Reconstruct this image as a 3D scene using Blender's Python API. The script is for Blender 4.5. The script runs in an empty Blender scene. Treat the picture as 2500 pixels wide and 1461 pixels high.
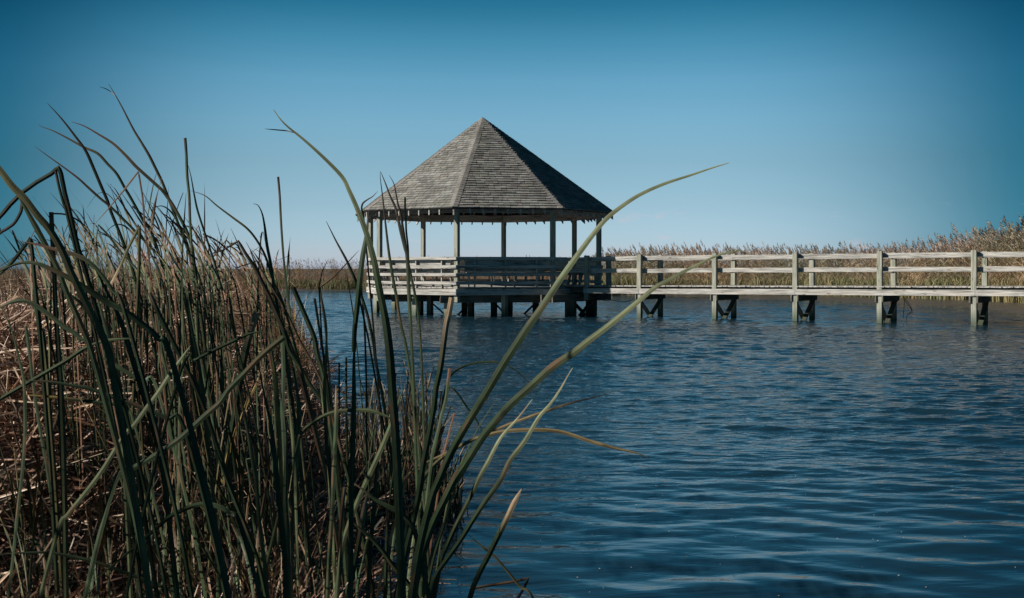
import bpy, math, random
import numpy as np
from mathutils import Vector
random.seed(7)
rs = np.random.RandomState(5)
R_ = random.uniform
sc = bpy.context.scene
COL = sc.collection
F_, HZ, CH = 2800.0, 656.0, 1.5          # focal length in photo pixels, horizon row, eye height


def at(px, py, Y):
    return Vector(((px - 1250.0) / F_ * Y, Y, CH - (py - HZ) / F_ * Y))


# ------------------------------------------------------------------ materials
def new_mat(name):
    m = bpy.data.materials.new(name)
    m.use_nodes = True
    nt = m.node_tree
    for n in list(nt.nodes):
        nt.nodes.remove(n)
    out = nt.nodes.new('ShaderNodeOutputMaterial')
    return m, nt, out


def N(nt, t, **kw):
    n = nt.nodes.new(t)
    for k, v in kw.items():
        if k[0] == 'i' and k[1:].isdigit():
            n.inputs[int(k[1:])].default_value = v
        else:
            setattr(n, k, v)
    return n


def ramp(nt, stops):
    r = nt.nodes.new('ShaderNodeValToRGB')
    e = r.color_ramp.elements
    while len(e) < len(stops):
        e.new(0.5)
    for k, (p, c) in enumerate(stops):
        e[k].position = p
        e[k].color = (c[0], c[1], c[2], 1)
    return r


def wood_mat(name, dark, mid, light, green=0.0):
    m, nt, out = new_mat(name)
    L = nt.links.new
    a = N(nt, 'ShaderNodeAttribute', attribute_name='bc')
    mp = N(nt, 'ShaderNodeMapping')
    mp.inputs['Scale'].default_value = (1.3, 26, 26)
    L(a.outputs['Vector'], mp.inputs['Vector'])
    n1 = N(nt, 'ShaderNodeTexNoise')
    n1.inputs['Scale'].default_value = 1.0
    n1.inputs['Detail'].default_value = 6
    n1.inputs['Roughness'].default_value = 0.7
    L(mp.outputs[0], n1.inputs['Vector'])
    rp = ramp(nt, [(0.36, dark), (0.5, mid), (0.66, light)])
    L(n1.outputs['Fac'], rp.inputs[0])
    # larger stains and knots along the board
    mp2 = N(nt, 'ShaderNodeMapping')
    mp2.inputs['Scale'].default_value = (2.2, 6, 6)
    L(a.outputs['Vector'], mp2.inputs['Vector'])
    n2 = N(nt, 'ShaderNodeTexNoise')
    n2.inputs['Scale'].default_value = 1.0
    n2.inputs['Detail'].default_value = 3
    L(mp2.outputs[0], n2.inputs['Vector'])
    r2 = ramp(nt, [(0.3, (0.62, 0.61, 0.58)), (0.5, (1, 1, 1)), (0.7, (1.0, 0.95, 0.89))])
    L(n2.outputs['Fac'], r2.inputs[0])
    mx = N(nt, 'ShaderNodeMix', data_type='RGBA', blend_type='MULTIPLY')
    mx.inputs[0].default_value = 0.85
    L(rp.outputs[0], mx.inputs[6])
    L(r2.outputs[0], mx.inputs[7])
    vo = N(nt, 'ShaderNodeTexVoronoi')
    mp3 = N(nt, 'ShaderNodeMapping')
    mp3.inputs['Scale'].default_value = (2.1, 9, 9)
    L(a.outputs['Vector'], mp3.inputs['Vector'])
    L(mp3.outputs[0], vo.inputs['Vector'])
    vo.inputs['Scale'].default_value = 1.0
    kr = ramp(nt, [(0.0, (0.25, 0.2, 0.16)), (0.10, (0.45, 0.38, 0.3)), (0.16, (1, 1, 1))])
    L(vo.outputs['Distance'], kr.inputs[0])
    mk = N(nt, 'ShaderNodeMix', data_type='RGBA', blend_type='MULTIPLY')
    mk.inputs[0].default_value = 0.9
    L(mx.outputs[2], mk.inputs[6])
    L(kr.outputs[0], mk.inputs[7])
    # algae close to the water: a real stain that stays on the timber
    geo = N(nt, 'ShaderNodeNewGeometry')
    sx = N(nt, 'ShaderNodeSeparateXYZ')
    L(geo.outputs['Position'], sx.inputs[0])
    mr = N(nt, 'ShaderNodeMapRange')
    mr.inputs['From Min'].default_value = 0.42
    mr.inputs['From Max'].default_value = 0.06
    mr.inputs['To Max'].default_value = 0.92
    L(sx.outputs['Z'], mr.inputs['Value'])
    al = N(nt, 'ShaderNodeMix', data_type='RGBA')
    L(mr.outputs[0], al.inputs[0])
    L(mk.outputs[2], al.inputs[6])
    al.inputs[7].default_value = (0.045, 0.055, 0.035, 1)
    last = al.outputs[2]
    if green:
        ng = N(nt, 'ShaderNodeTexNoise')
        ng.inputs['Scale'].default_value = 2.5
        L(geo.outputs['Position'], ng.inputs['Vector'])
        mg = N(nt, 'ShaderNodeMath', operation='MULTIPLY')
        L(ng.outputs['Fac'], mg.inputs[0])
        mg.inputs[1].default_value = green
        mm = N(nt, 'ShaderNodeMix', data_type='RGBA')
        L(mg.outputs[0], mm.inputs[0])
        L(last, mm.inputs[6])
        mm.inputs[7].default_value = (0.16, 0.22, 0.16, 1)
        last = mm.outputs[2]
    b = N(nt, 'ShaderNodeBsdfPrincipled')
    b.inputs['Roughness'].default_value = 0.85
    b.inputs['Specular IOR Level'].default_value = 0.25
    L(last, b.inputs['Base Color'])
    bp = N(nt, 'ShaderNodeBump')
    bp.inputs['Strength'].default_value = 0.6
    bp.inputs['Distance'].default_value = 0.012
    L(n1.outputs['Fac'], bp.inputs['Height'])
    L(bp.outputs[0], b.inputs['Normal'])
    L(b.outputs[0], out.inputs[0])
    return m


def leaf_mat(name, trans=0.25, rough=0.55, noise=0.25, patch=None, veins=False):
    m, nt, out = new_mat(name)
    L = nt.links.new
    a = N(nt, 'ShaderNodeAttribute', attribute_name='Col')
    geo = N(nt, 'ShaderNodeNewGeometry')
    tn = N(nt, 'ShaderNodeTexNoise')
    tn.inputs['Scale'].default_value = 22 if not patch else 0.35
    tn.inputs['Detail'].default_value = 4
    L(geo.outputs['Position'], tn.inputs['Vector'])
    mr = N(nt, 'ShaderNodeMapRange')
    mr.inputs['From Min'].default_value = 0.3
    mr.inputs['From Max'].default_value = 0.7
    mr.inputs['To Min'].default_value = 1 - noise
    mr.inputs['To Max'].default_value = 1 + noise
    L(tn.outputs['Fac'], mr.inputs['Value'])
    vm = N(nt, 'ShaderNodeVectorMath', operation='SCALE')
    L(a.outputs['Color'], vm.inputs[0])
    L(mr.outputs[0], vm.inputs['Scale'])
    col = vm.outputs[0]
    if patch:
        mx = N(nt, 'ShaderNodeMix', data_type='RGBA', blend_type='MULTIPLY')
        pr = ramp(nt, [(0.38, patch[0]), (0.5, (1, 1, 1)), (0.62, patch[1])])
        L(tn.outputs['Fac'], pr.inputs[0])
        mx.inputs[0].default_value = 1
        L(col, mx.inputs[6])
        L(pr.outputs[0], mx.inputs[7])
        col = mx.outputs[2]
    if veins:
        la = N(nt, 'ShaderNodeAttribute', attribute_name='bc')
        lm = N(nt, 'ShaderNodeMapping')
        lm.inputs['Scale'].default_value = (5, 260, 1)
        L(la.outputs['Vector'], lm.inputs['Vector'])
        ln_ = N(nt, 'ShaderNodeTexNoise')
        ln_.inputs['Scale'].default_value = 1
        ln_.inputs['Detail'].default_value = 3
        L(lm.outputs[0], ln_.inputs['Vector'])
        lr = ramp(nt, [(0.3, (0.55, 0.55, 0.55)), (0.7, (1.45, 1.45, 1.4))])
        L(ln_.outputs['Fac'], lr.inputs[0])
        v1 = N(nt, 'ShaderNodeMix', data_type='RGBA', blend_type='MULTIPLY')
        v1.inputs[0].default_value = 1
        L(col, v1.inputs[6])
        L(lr.outputs[0], v1.inputs[7])
        lm2 = N(nt, 'ShaderNodeMapping')
        lm2.inputs['Scale'].default_value = (9, 60, 1)
        L(la.outputs['Vector'], lm2.inputs['Vector'])
        l2 = N(nt, 'ShaderNodeTexNoise')
        l2.inputs['Scale'].default_value = 1
        l2.inputs['Detail'].default_value = 2
        L(lm2.outputs[0], l2.inputs['Vector'])
        sr = ramp(nt, [(0.57, (0, 0, 0)), (0.66, (0.8, 0.8, 0.8))])
        L(l2.outputs['Fac'], sr.inputs[0])
        v2 = N(nt, 'ShaderNodeMix', data_type='RGBA')
        L(sr.outputs[0], v2.inputs[0])
        L(v1.outputs[2], v2.inputs[6])
        v2.inputs[7].default_value = (0.17, 0.10, 0.055, 1)
        col = v2.outputs[2]
    b = N(nt, 'ShaderNodeBsdfPrincipled')
    b.inputs['Roughness'].default_value = rough
    b.inputs['Specular IOR Level'].default_value = 0.3
    L(col, b.inputs['Base Color'])
    t = N(nt, 'ShaderNodeBsdfTranslucent')
    L(col, t.inputs['Color'])
    ms = N(nt, 'ShaderNodeMixShader')
    ms.inputs[0].default_value = trans
    L(b.outputs[0], ms.inputs[1])
    L(t.outputs[0], ms.inputs[2])
    L(ms.outputs[0], out.inputs[0])
    return m


def shingle_mat():
    m, nt, out = new_mat('asphalt_shingle')
    L = nt.links.new
    a = N(nt, 'ShaderNodeAttribute', attribute_name='Col')
    geo = N(nt, 'ShaderNodeNewGeometry')
    n1 = N(nt, 'ShaderNodeTexNoise')
    n1.inputs['Scale'].default_value = 60
    n1.inputs['Detail'].default_value = 3
    L(geo.outputs['Position'], n1.inputs['Vector'])
    n2 = N(nt, 'ShaderNodeTexNoise')
    n2.inputs['Scale'].default_value = 1.3
    n2.inputs['Detail'].default_value = 4
    L(geo.outputs['Position'], n2.inputs['Vector'])
    ad = N(nt, 'ShaderNodeMath', operation='ADD')
    L(n1.outputs['Fac'], ad.inputs[0])
    L(n2.outputs['Fac'], ad.inputs[1])
    vm = N(nt, 'ShaderNodeVectorMath', operation='SCALE')
    L(a.outputs['Color'], vm.inputs[0])
    L(ad.outputs[0], vm.inputs['Scale'])
    b = N(nt, 'ShaderNodeBsdfPrincipled')
    b.inputs['Roughness'].default_value = 0.92
    b.inputs['Specular IOR Level'].default_value = 0.2
    L(vm.outputs[0], b.inputs['Base Color'])
    L(b.outputs[0], out.inputs[0])
    return m


def simple_mat(name, c, rough=0.8, var=0.2, scale=3.0, bump=0.0, c2=None):
    m, nt, out = new_mat(name)
    L = nt.links.new
    geo = N(nt, 'ShaderNodeNewGeometry')
    n1 = N(nt, 'ShaderNodeTexNoise')
    n1.inputs['Scale'].default_value = scale
    n1.inputs['Detail'].default_value = 7
    L(geo.outputs['Position'], n1.inputs['Vector'])
    c2 = c2 or tuple(x * (1 - var) for x in c)
    rp = ramp(nt, [(0.35, c2), (0.65, tuple(x * (1 + var) for x in c))])
    L(n1.outputs['Fac'], rp.inputs[0])
    b = N(nt, 'ShaderNodeBsdfPrincipled')
    b.inputs['Roughness'].default_value = rough
    L(rp.outputs[0], b.inputs['Base Color'])
    if bump:
        bp = N(nt, 'ShaderNodeBump')
        bp.inputs['Distance'].default_value = bump
        L(n1.outputs['Fac'], bp.inputs['Height'])
        L(bp.outputs[0], b.inputs['Normal'])
    L(b.outputs[0], out.inputs[0])
    return m


def water_mat():
    m, nt, out = new_mat('pond_water')
    L = nt.links.new
    geo = N(nt, 'ShaderNodeNewGeometry')

    def wave(scale, sx, sy, rot, detail, dist, rough=0.5):
        mp = N(nt, 'ShaderNodeMapping')
        mp.inputs['Scale'].default_value = (sx, sy, 1)
        mp.inputs['Rotation'].default_value = (0, 0, math.radians(rot))
        L(geo.outputs['Position'], mp.inputs['Vector'])
        n = N(nt, 'ShaderNodeTexNoise')
        n.inputs['Scale'].default_value = scale
        n.inputs['Detail'].default_value = detail
        n.inputs['Roughness'].default_value = rough
        n.inputs['Distortion'].default_value = dist
        L(mp.outputs[0], n.inputs['Vector'])
        return n.outputs['Fac']
    w1 = wave(1.0, 3.2, 9.0, -6, 3, 0.5, 0.55)  # ripples finer than the modelled waves
    mu = N(nt, 'ShaderNodeMath', operation='MULTIPLY')
    L(w1, mu.inputs[0])
    at_ = N(nt, 'ShaderNodeAttribute', attribute_name='ripple')
    m2 = N(nt, 'ShaderNodeMath', operation='MULTIPLY')
    L(at_.outputs['Fac'], m2.inputs[0])
    m2.inputs[1].default_value = 0.036
    L(m2.outputs[0], mu.inputs[1])
    bp = N(nt, 'ShaderNodeBump')
    bp.inputs['Strength'].default_value = 1.0
    bp.inputs['Distance'].default_value = 1.0
    L(mu.outputs[0], bp.inputs['Height'])
    b = N(nt, 'ShaderNodeBsdfPrincipled')
    b.inputs['Base Color'].default_value = (0.008, 0.028, 0.044, 1)
    b.inputs['Roughness'].default_value = 0.06
    b.inputs['IOR'].default_value = 1.45
    L(bp.outputs[0], b.inputs['Normal'])
    L(b.outputs[0], out.inputs[0])
    return m


M = {
    'wood': wood_mat('weathered_timber', (0.175, 0.17, 0.16), (0.40, 0.39, 0.365), (0.60, 0.585, 0.55)),
    'post': wood_mat('weathered_post_timber', (0.19, 0.19, 0.16), (0.36, 0.35, 0.30), (0.52, 0.50, 0.43), green=0.55),
    'dwood': wood_mat('shaded_dark_timber', (0.08, 0.075, 0.065), (0.14, 0.13, 0.11), (0.2, 0.19, 0.16)),  # darker copy of the timber, shade under the decks put into its colour
    'shingle': shingle_mat(),
    'leaf': leaf_mat('cattail_leaf', 0.16, 0.62, 0.25, veins=True),
    'dry': leaf_mat('dry_thatch', 0.15, 0.42, 0.35),
    'reed': leaf_mat('far_reed', 0.2, 0.75, 0.12, patch=((0.88, 0.95, 0.82), (1.12, 1.0, 0.92))),
    'mud': simple_mat('wet_mud', (0.062, 0.056, 0.048), 0.36, 0.25, 1.2, 0.02),
    'soil': simple_mat('marsh_soil', (0.045, 0.035, 0.025), 0.9, 0.4, 4.0, 0.03),
    'cable': simple_mat('black_cable', (0.02, 0.022, 0.025), 0.5),
    'seed': simple_mat('pale_seed_fluff', (0.45, 0.45, 0.42), 0.8),
    'water': water_mat(),
}


# ------------------------------------------------------------------ mesh builder
class MB:
    def __init__(s):
        s.v, s.f, s.bc, s.c = [], [], [], []

    def add(s, vs, fs, bc=None, c=None):
        o = len(s.v)
        s.v += [tuple(v) for v in vs]
        s.f += [tuple(i + o for i in f) for f in fs]
        s.bc += bc if bc else [(0, 0, 0)] * len(vs)
        s.c += [c] * len(vs) if (c is None or not isinstance(c, list)) else c
        return s

    def board(s, p0, p1, w, h, up=Vector((0, 0, 1)), ext=0.0):
        """timber from p0 to p1, w across, h in the up direction, axis at its centre"""
        p0, p1 = Vector(p0), Vector(p1)
        d = (p1 - p0)
        ln = d.length
        d = d / ln
        sd = d.cross(up)
        if sd.length < 1e-4:
            sd = Vector((1, 0, 0))
        sd.normalize()
        u = sd.cross(d)
        o = Vector((R_(0, 40), R_(0, 40), R_(0, 40)))
        vs, bc = [], []
        for (t, q) in ((0, p0), (ln, p1)):
            for (a, b) in ((-1, -1), (1, -1), (1, 1), (-1, 1)):
                vs.append(q + sd * (a * w / 2) + u * (b * h / 2))
                bc.append((t + o.x, a * w / 2 + o.y, b * h / 2 + o.z))
        s.add(vs, [(0, 1, 2, 3), (7, 6, 5, 4), (0, 4, 5, 1), (1, 5, 6, 2), (2, 6, 7, 3), (3, 7, 4, 0)], bc)
        return s

    def prism(s, base, z0, z1, axis=None):
        """vertical prism over a polygon (list of (x, y)); grain runs along axis"""
        n = len(base)
        o = Vector((R_(0, 40), R_(0, 40), R_(0, 40)))
        ax = Vector(axis).normalized() if axis else Vector((1, 0))
        vs, bc = [], []
        for z in (z0, z1):
            for (x, y) in base:
                vs.append((x, y, z))
                bc.append((x * ax.x + y * ax.y + o.x, -x * ax.y + y * ax.x + o.y, z + o.z))
        fs = [tuple(range(n - 1, -1, -1)), tuple(range(n, 2 * n))]
        fs += [(i, (i + 1) % n, n + (i + 1) % n, n + i) for i in range(n)]
        s.add(vs, fs, bc)
        return s

    def build(s, name, mat, parent=None, smooth=False):
        me = bpy.data.meshes.new(name)
        me.from_pydata(s.v, [], s.f)
        a = me.attributes.new('bc', 'FLOAT_VECTOR', 'POINT')
        a.data.foreach_set('vector', np.array(s.bc, 'f').ravel())
        if s.c and s.c[0] is not None:
            ca = me.attributes.new('Col', 'FLOAT_COLOR', 'POINT')
            arr = np.ones((len(s.v), 4), 'f')
            arr[:, :3] = np.array(s.c, 'f')
            ca.data.foreach_set('color', arr.ravel())
        me.materials.append(mat)
        if smooth:
            me.polygons.foreach_set('use_smooth', [True] * len(me.polygons))
        me.update()
        o = bpy.data.objects.new(name, me)
        COL.objects.link(o)
        if parent:
            o.parent = parent
            o.matrix_parent_inverse = parent.matrix_world.inverted()
        return o


def bevel(o, w=0.006):
    b = o.modifiers.new('bevel', 'BEVEL')
    b.width = w
    b.segments = 1
    b.limit_method = 'ANGLE'
    return o


def tag(o, label, cat, group=None):
    o['label'] = label
    o['category'] = cat
    if group:
        o['group'] = group
    return o


def kind(o, k):
    o['kind'] = k
    return o


def empty(name, loc, label, cat, group=None):
    o = bpy.data.objects.new(name, None)
    COL.objects.link(o)
    o.location = loc
    o.matrix_world.translation = Vector(loc)
    o.empty_display_size = 0.2
    return tag(o, label, cat, group)


# ------------------------------------------------------------------ gazebo
GX, GY, GR = -1.008, 39.4, 4.0

PHI = math.radians(-10.0)
C225 = math.cos(math.radians(22.5))


def vang(i):
    return PHI + i * math.pi / 4


def vtx(i, r, z=0.0):
    a = vang(i)
    return Vector((GX + r * math.sin(a), GY - r * math.cos(a), z))


def apt(i, ap, t, z=0.0):
    """point on side i (from corner i to i+1) at apothem ap, t metres right of the side's middle"""
    a = PHI + (i + 0.5) * math.pi / 4
    n = Vector((math.sin(a), -math.cos(a), 0))
    e = Vector((math.cos(a), math.sin(a), 0))
    return Vector((GX, GY, z)) + n * ap + e * t


def side_board(mb, i, ao, th, z0, z1, t0=None, t1=None):
    ai = ao - th
    if t0 is None:
        ho, hi = ao * math.tan(math.pi / 8) - 0.002, ai * math.tan(math.pi / 8) - 0.002
        q = [apt(i, ao, -ho), apt(i, ao, ho), apt(i, ai, hi), apt(i, ai, -hi)]
    else:
        q = [apt(i, ao, t0), apt(i, ao, t1), apt(i, ai, t1), apt(i, ai, t0)]
    ax = (q[1] - q[0])
    mb.prism([(p.x, p.y) for p in q], z0, z1, (ax.x, ax.y))
    return mb


def square(c, s, ang):
    u = Vector((math.cos(ang), math.sin(ang)))
    v = Vector((-u.y, u.x))
    return [(c.x + a * u.x * s / 2 + b * v.x * s / 2, c.y + a * u.y * s / 2 + b * v.y * s / 2)
            for (a, b) in ((-1, -1), (1, -1), (1, 1), (-1, 1))]


A_BW = math.radians(57.5)                        # heading of the boardwalk
U = Vector((math.sin(A_BW), -math.cos(A_BW), 0))  # along it, towards the viewer's right
P = Vector((math.cos(A_BW), math.sin(A_BW), 0))   # across it, away from the viewer
PANG = math.atan2(U.y, U.x)

gz = empty('gazebo', (GX, GY, 0), 'octagonal weathered timber gazebo on piles with a pointed grey shingle roof', 'gazebo')
DECK = 0.92


def vpost(c, s, z0, z1, mat, name, parent, ang=PANG):
    mb = MB()
    mb.board(Vector((c.x, c.y, z0)), Vector((c.x, c.y, z1)), s, s, up=Vector((math.cos(ang), math.sin(ang), 0)))
    return bevel(mb.build(name, mat, parent))


for i in range(8):
    vpost(vtx(i, GR), 0.14, 0.45, 3.485, M['post'], 'post', gz)
# header beams on the posts
for i in range(8):
    mb = MB()
    side_board(mb, i, 3.80, 0.042, 3.235, 3.49)
    side_board(mb, i, 3.63, 0.042, 3.235, 3.49)
    bevel(mb.build('header_beam', M['wood'], gz), 0.004)
# roof
RE, ZE, ZA = 4.53, 3.37, 6.68
AE = RE * C225
SLOPE = (ZA - ZE) / AE
LS = math.hypot(AE, ZA - ZE)
HALF = AE * math.tan(math.pi / 8)
roof = MB()


def rp(i, s, t, lift=0.0):
    """point on roof side i, s metres up the slope from the eave, t sideways, lifted off the plane"""
    k = s / LS
    a = PHI + (i + 0.5) * math.pi / 4
    n = Vector((math.sin(a), -math.cos(a), 0))
    nz = Vector((n.x * (ZA - ZE), n.y * (ZA - ZE), AE)).normalized()
    p = apt(i, AE * (1 - k), t, ZE + (ZA - ZE) * k)
    return p + nz * lift


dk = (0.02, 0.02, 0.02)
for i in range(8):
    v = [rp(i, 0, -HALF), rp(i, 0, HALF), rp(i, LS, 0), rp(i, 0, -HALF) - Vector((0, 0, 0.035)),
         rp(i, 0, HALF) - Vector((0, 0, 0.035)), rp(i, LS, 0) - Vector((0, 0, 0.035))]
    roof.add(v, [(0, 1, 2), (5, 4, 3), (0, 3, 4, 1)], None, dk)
EXPO = 0.132
for i in range(8):
    for r in range(int(LS / EXPO)):
        s0 = r * EXPO - 0.02
        hw = HALF * (1 - (s0 + 0.05) / LS)
        if hw < 0.06:
            continue
        t = -hw + R_(-0.2, 0)
        g0 = R_(0.92, 1.08)
        while t < hw:
            w = random.choice((0.14, 0.17, 0.2, 0.22, 0.26)) + R_(-0.01, 0.01)
            a0, a1 = max(t, -hw), min(t + w - 0.014, hw)
            t += w
            if a1 - a0 < 0.03:
                continue
            hb = R_(0.026, 0.042)
            ds = R_(-0.007, 0.007)
            hwu = HALF * (1 - (s0 + EXPO + 0.03) / LS)
            b0, b1 = max(a0, -hwu), min(a1, hwu)
            v = [rp(i, s0 + ds, a0, hb), rp(i, s0 + ds, a1, hb), rp(i, s0 + EXPO + 0.03, b1, 0.003),
                 rp(i, s0 + EXPO + 0.03, b0, 0.003), rp(i, s0 + ds, a0, 0.001), rp(i, s0 + ds, a1, 0.001)]
            g = random.choice((0.165, 0.19, 0.205, 0.22, 0.24, 0.27)) * g0
            c = (g * R_(0.97, 1.05), g, g * R_(0.88, 0.97))
            roof.add(v, [(0, 1, 2, 3), (4, 5, 1, 0), (4, 0, 3), (1, 5, 2)], None, c)
ro = roof.build('roof', M['shingle'], gz)
for i in range(8):                               # hip caps lie over the joint of sides i-1 and i
    mb = MB()
    n = int(LS * 1.07 / 0.14)
    for k in range(n):
        k0, k1 = k / n, min(1.0, (k + 1.25) / n)
        hp0 = Vector((0, 0, 0.03)) + vtx(i, RE * (1 - k0) * 1.004, ZE + (ZA - ZE) * k0)
        hp1 = Vector((0, 0, 0.018)) + vtx(i, RE * (1 - k1) * 1.004, ZE + (ZA - ZE) * k1)
        ea = (apt(i, 0, 1) - apt(i, 0, 0)) * 0.15
        eb = (apt(i - 1, 0, 1) - apt(i - 1, 0, 0)) * -0.15
        w0 = min(1.0, (1 - k0) * 9 + 0.1)
        w1 = min(1.0, (1 - k1) * 9 + 0.1)
        g = R_(0.19, 0.23)
        c = (g * 1.05, g, g * 0.92)
        v = [hp0, hp0 + ea * w0, hp1 + ea * w1, hp1, hp1 + eb * w1, hp0 + eb * w0]
        v += [q - Vector((0, 0, 0.016)) for q in (v[5], v[0], v[1])]
        mb.add(v, [(0, 1, 2, 3), (0, 3, 4, 5), (6, 7, 0, 5), (7, 8, 1, 0)], None, c)
    mb.build('hip_cap', M['shingle'], ro)
# rafters
for i in range(8):
    for k in range(-3, 4):
        t = k * 0.395
        ain = max(abs(t) / math.tan(math.pi / 8) + 0.12, 0.25)
        a0 = 4.150
        z0, z1 = ZE + (AE - a0) * SLOPE - 0.042, ZE + (AE - ain) * SLOPE - 0.042
        e = apt(i, 0, 1) - apt(i, 0, 0)
        v, bc = [], []
        o = R_(0, 50)
        for (a, z) in ((a0, z0), (ain, z1)):
            for (sd, dz) in ((-.019, -.20), (.019, -.20), (.019, 0), (-.019, 0)):
                v.append(apt(i, a, t + sd, z + dz))
                bc.append((a + o, sd, dz + o))
        mb = MB()
        mb.add(v, [(0, 1, 2, 3), (7, 6, 5, 4), (0, 4, 5, 1), (1, 5, 6, 2), (2, 6, 7, 3), (3, 7, 4, 0)], bc)
        mb.build('rafter', M['wood'], gz)
    # hip rafter
    hd = (vtx(i, 1) - vtx(i, 0)).normalized()
    e = Vector((-hd.y, hd.x, 0)) * 0.022
    v, bc = [], []
    for (r, k) in ((RE - 0.05, 0.0), (0.12, 1.0)):
        z = ZE + (ZA - ZE) * (1 - r / RE) - 0.04
        for (sd, dz) in ((-1, -.23), (1, -.23), (1, 0), (-1, 0)):
            q = vtx(i, r, z + dz) + e * sd
            v.append(q)
            bc.append((r, sd * .02, dz))
    mb = MB()
    mb.add(v, [(0, 1, 2, 3), (7, 6, 5, 4), (0, 4, 5, 1), (1, 5, 6, 2), (2, 6, 7, 3), (3, 7, 4, 0)], bc)
    mb.build('hip_rafter', M['wood'], gz)
# deck
mb = MB()
for k in range(-27, 28):                         # deck planks run across, clipped to the octagon
    y = k * 0.142
    poly = []
    lim = []
    for yy in (y - 0.067, y + 0.067):
        half = None
        ap = 3.74
        # half length of an octagon (flat sides toward side 0) at distance yy from its centre
        yy = max(-ap, min(ap, yy))
        h = ap * math.tan(math.pi / 8)
        if abs(yy) <= h:
            half = ap
        else:
            half = ap - (abs(yy) - h)
        lim.append((yy, half))
    if lim[1][0] - lim[0][0] < 0.02:
        continue
    a = PHI + 0.5 * math.pi / 4
    n = Vector((math.sin(a), -math.cos(a)))
    e = Vector((math.cos(a), math.sin(a)))
    c = Vector((GX, GY))
    q = [c - n * lim[0][0] - e * lim[0][1], c - n * lim[0][0] + e * lim[0][1],
         c - n * lim[1][0] + e * lim[1][1], c - n * lim[1][0] - e * lim[1][1]]
    mb.prism([(p.x, p.y) for p in q], DECK - 0.038 + R_(-.002, .002), DECK + R_(-.002, .002), (e.x, e.y))
bevel(mb.build('deck', M['wood'], gz), 0.003)
# rim boards, rails and balusters
RZ = ((1.765, 1.86), (1.505, 1.605), (1.258, 1.355), (1.004, 1.10))
for i in range(8):
    mb = MB()
    side_board(mb, i, 3.835, 0.042, 0.672, 0.868)
    bevel(mb.build('rim_board', M['wood'], gz), 0.004)
    if i == 1:
        for (z0, z1) in RZ:
            mb = MB()
            side_board(mb, i, 3.80, 0.04, z0, z1, -1.55, -0.80)
            mb.build('rail', M['wood'], gz)
            mb = MB()
            side_board(mb, i, 3.80, 0.04, z0, z1, 0.80, 1.55)
            mb.build('rail', M['wood'], gz)
        continue
    for (z0, z1) in RZ:
        mb = MB()
        dz = R_(-0.004, 0.004)
        side_board(mb, i, 3.825, 0.04, z0 + dz, z1 + dz)
        bevel(mb.build('rail', M['wood'], gz), 0.004)
    for t in (-0.98, 0.0, 1.0):
        mb = MB()
        side_board(mb, i, 3.783, 0.085, 0.88, 1.80, t - 0.02, t + 0.02)
        bevel(mb.build('baluster', M['wood'], gz), 0.004)
# benches round the inside
for i in (0, 2, 3, 4, 5, 6, 7):
    mb = MB()
    for (a0, z) in ((3.62, 1.345), (3.50, 1.345), (3.38, 1.345)):
        side_board(mb, i, a0, 0.105, z, z + 0.038, -1.22, 1.22)
    bn = mb.build('bench', M['wood'], gz)
    mb = MB()
    for (a0, z0, z1) in ((3.65, 1.40, 1.575), (3.70, 1.585, 1.785)):
        side_board(mb, i, a0, 0.035, z0, z1, -1.28, 1.28)
    mb.build('backrest', M['wood'], bn)
    for t in (-1.1, -0.37, 0.37, 1.1):
        mb = MB()
        mb.board(apt(i, 3.34, t, DECK), apt(i, 3.44, t, 1.345), 0.04, 0.09, up=apt(i, 1, 0) - apt(i, 0, 0))
        mb.build('leg', M['wood'], bn)
# girders and piles under the deck
a = PHI + 0.5 * math.pi / 4
n0 = Vector((math.sin(a), -math.cos(a), 0))
e0 = Vector((math.cos(a), math.sin(a), 0))
C0 = Vector((GX, GY, 0))
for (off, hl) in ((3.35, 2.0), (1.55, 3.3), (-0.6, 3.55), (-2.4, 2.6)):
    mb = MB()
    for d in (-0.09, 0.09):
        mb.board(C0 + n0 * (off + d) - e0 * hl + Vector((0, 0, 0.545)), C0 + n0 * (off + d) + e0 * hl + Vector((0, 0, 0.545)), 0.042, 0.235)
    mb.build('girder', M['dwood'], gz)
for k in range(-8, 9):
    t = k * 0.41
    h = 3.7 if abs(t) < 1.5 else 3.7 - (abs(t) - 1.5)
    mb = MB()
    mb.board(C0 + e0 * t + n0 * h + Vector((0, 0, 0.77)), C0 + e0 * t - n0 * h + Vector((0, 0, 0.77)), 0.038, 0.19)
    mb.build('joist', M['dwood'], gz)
for (px, Y, m_) in ((919, 38.4, 'post'), (963, 42.4, 'post'), (1014, 36.8, 'post'), (1026, 37.4, 'dwood'), (1050, 36.9, 'dwood'),  # lit piles take post timber; dark ones have shade put into their colour
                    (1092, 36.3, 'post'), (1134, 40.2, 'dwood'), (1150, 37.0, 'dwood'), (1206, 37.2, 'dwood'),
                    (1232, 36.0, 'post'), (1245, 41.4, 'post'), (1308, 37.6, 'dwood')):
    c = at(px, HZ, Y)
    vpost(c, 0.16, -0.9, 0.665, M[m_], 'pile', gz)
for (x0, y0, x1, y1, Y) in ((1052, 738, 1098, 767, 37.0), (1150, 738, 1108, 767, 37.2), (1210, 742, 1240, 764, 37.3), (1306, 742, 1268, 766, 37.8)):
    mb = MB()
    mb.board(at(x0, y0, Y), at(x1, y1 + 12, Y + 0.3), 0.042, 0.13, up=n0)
    mb.build('brace', M['dwood'], gz)
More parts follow.
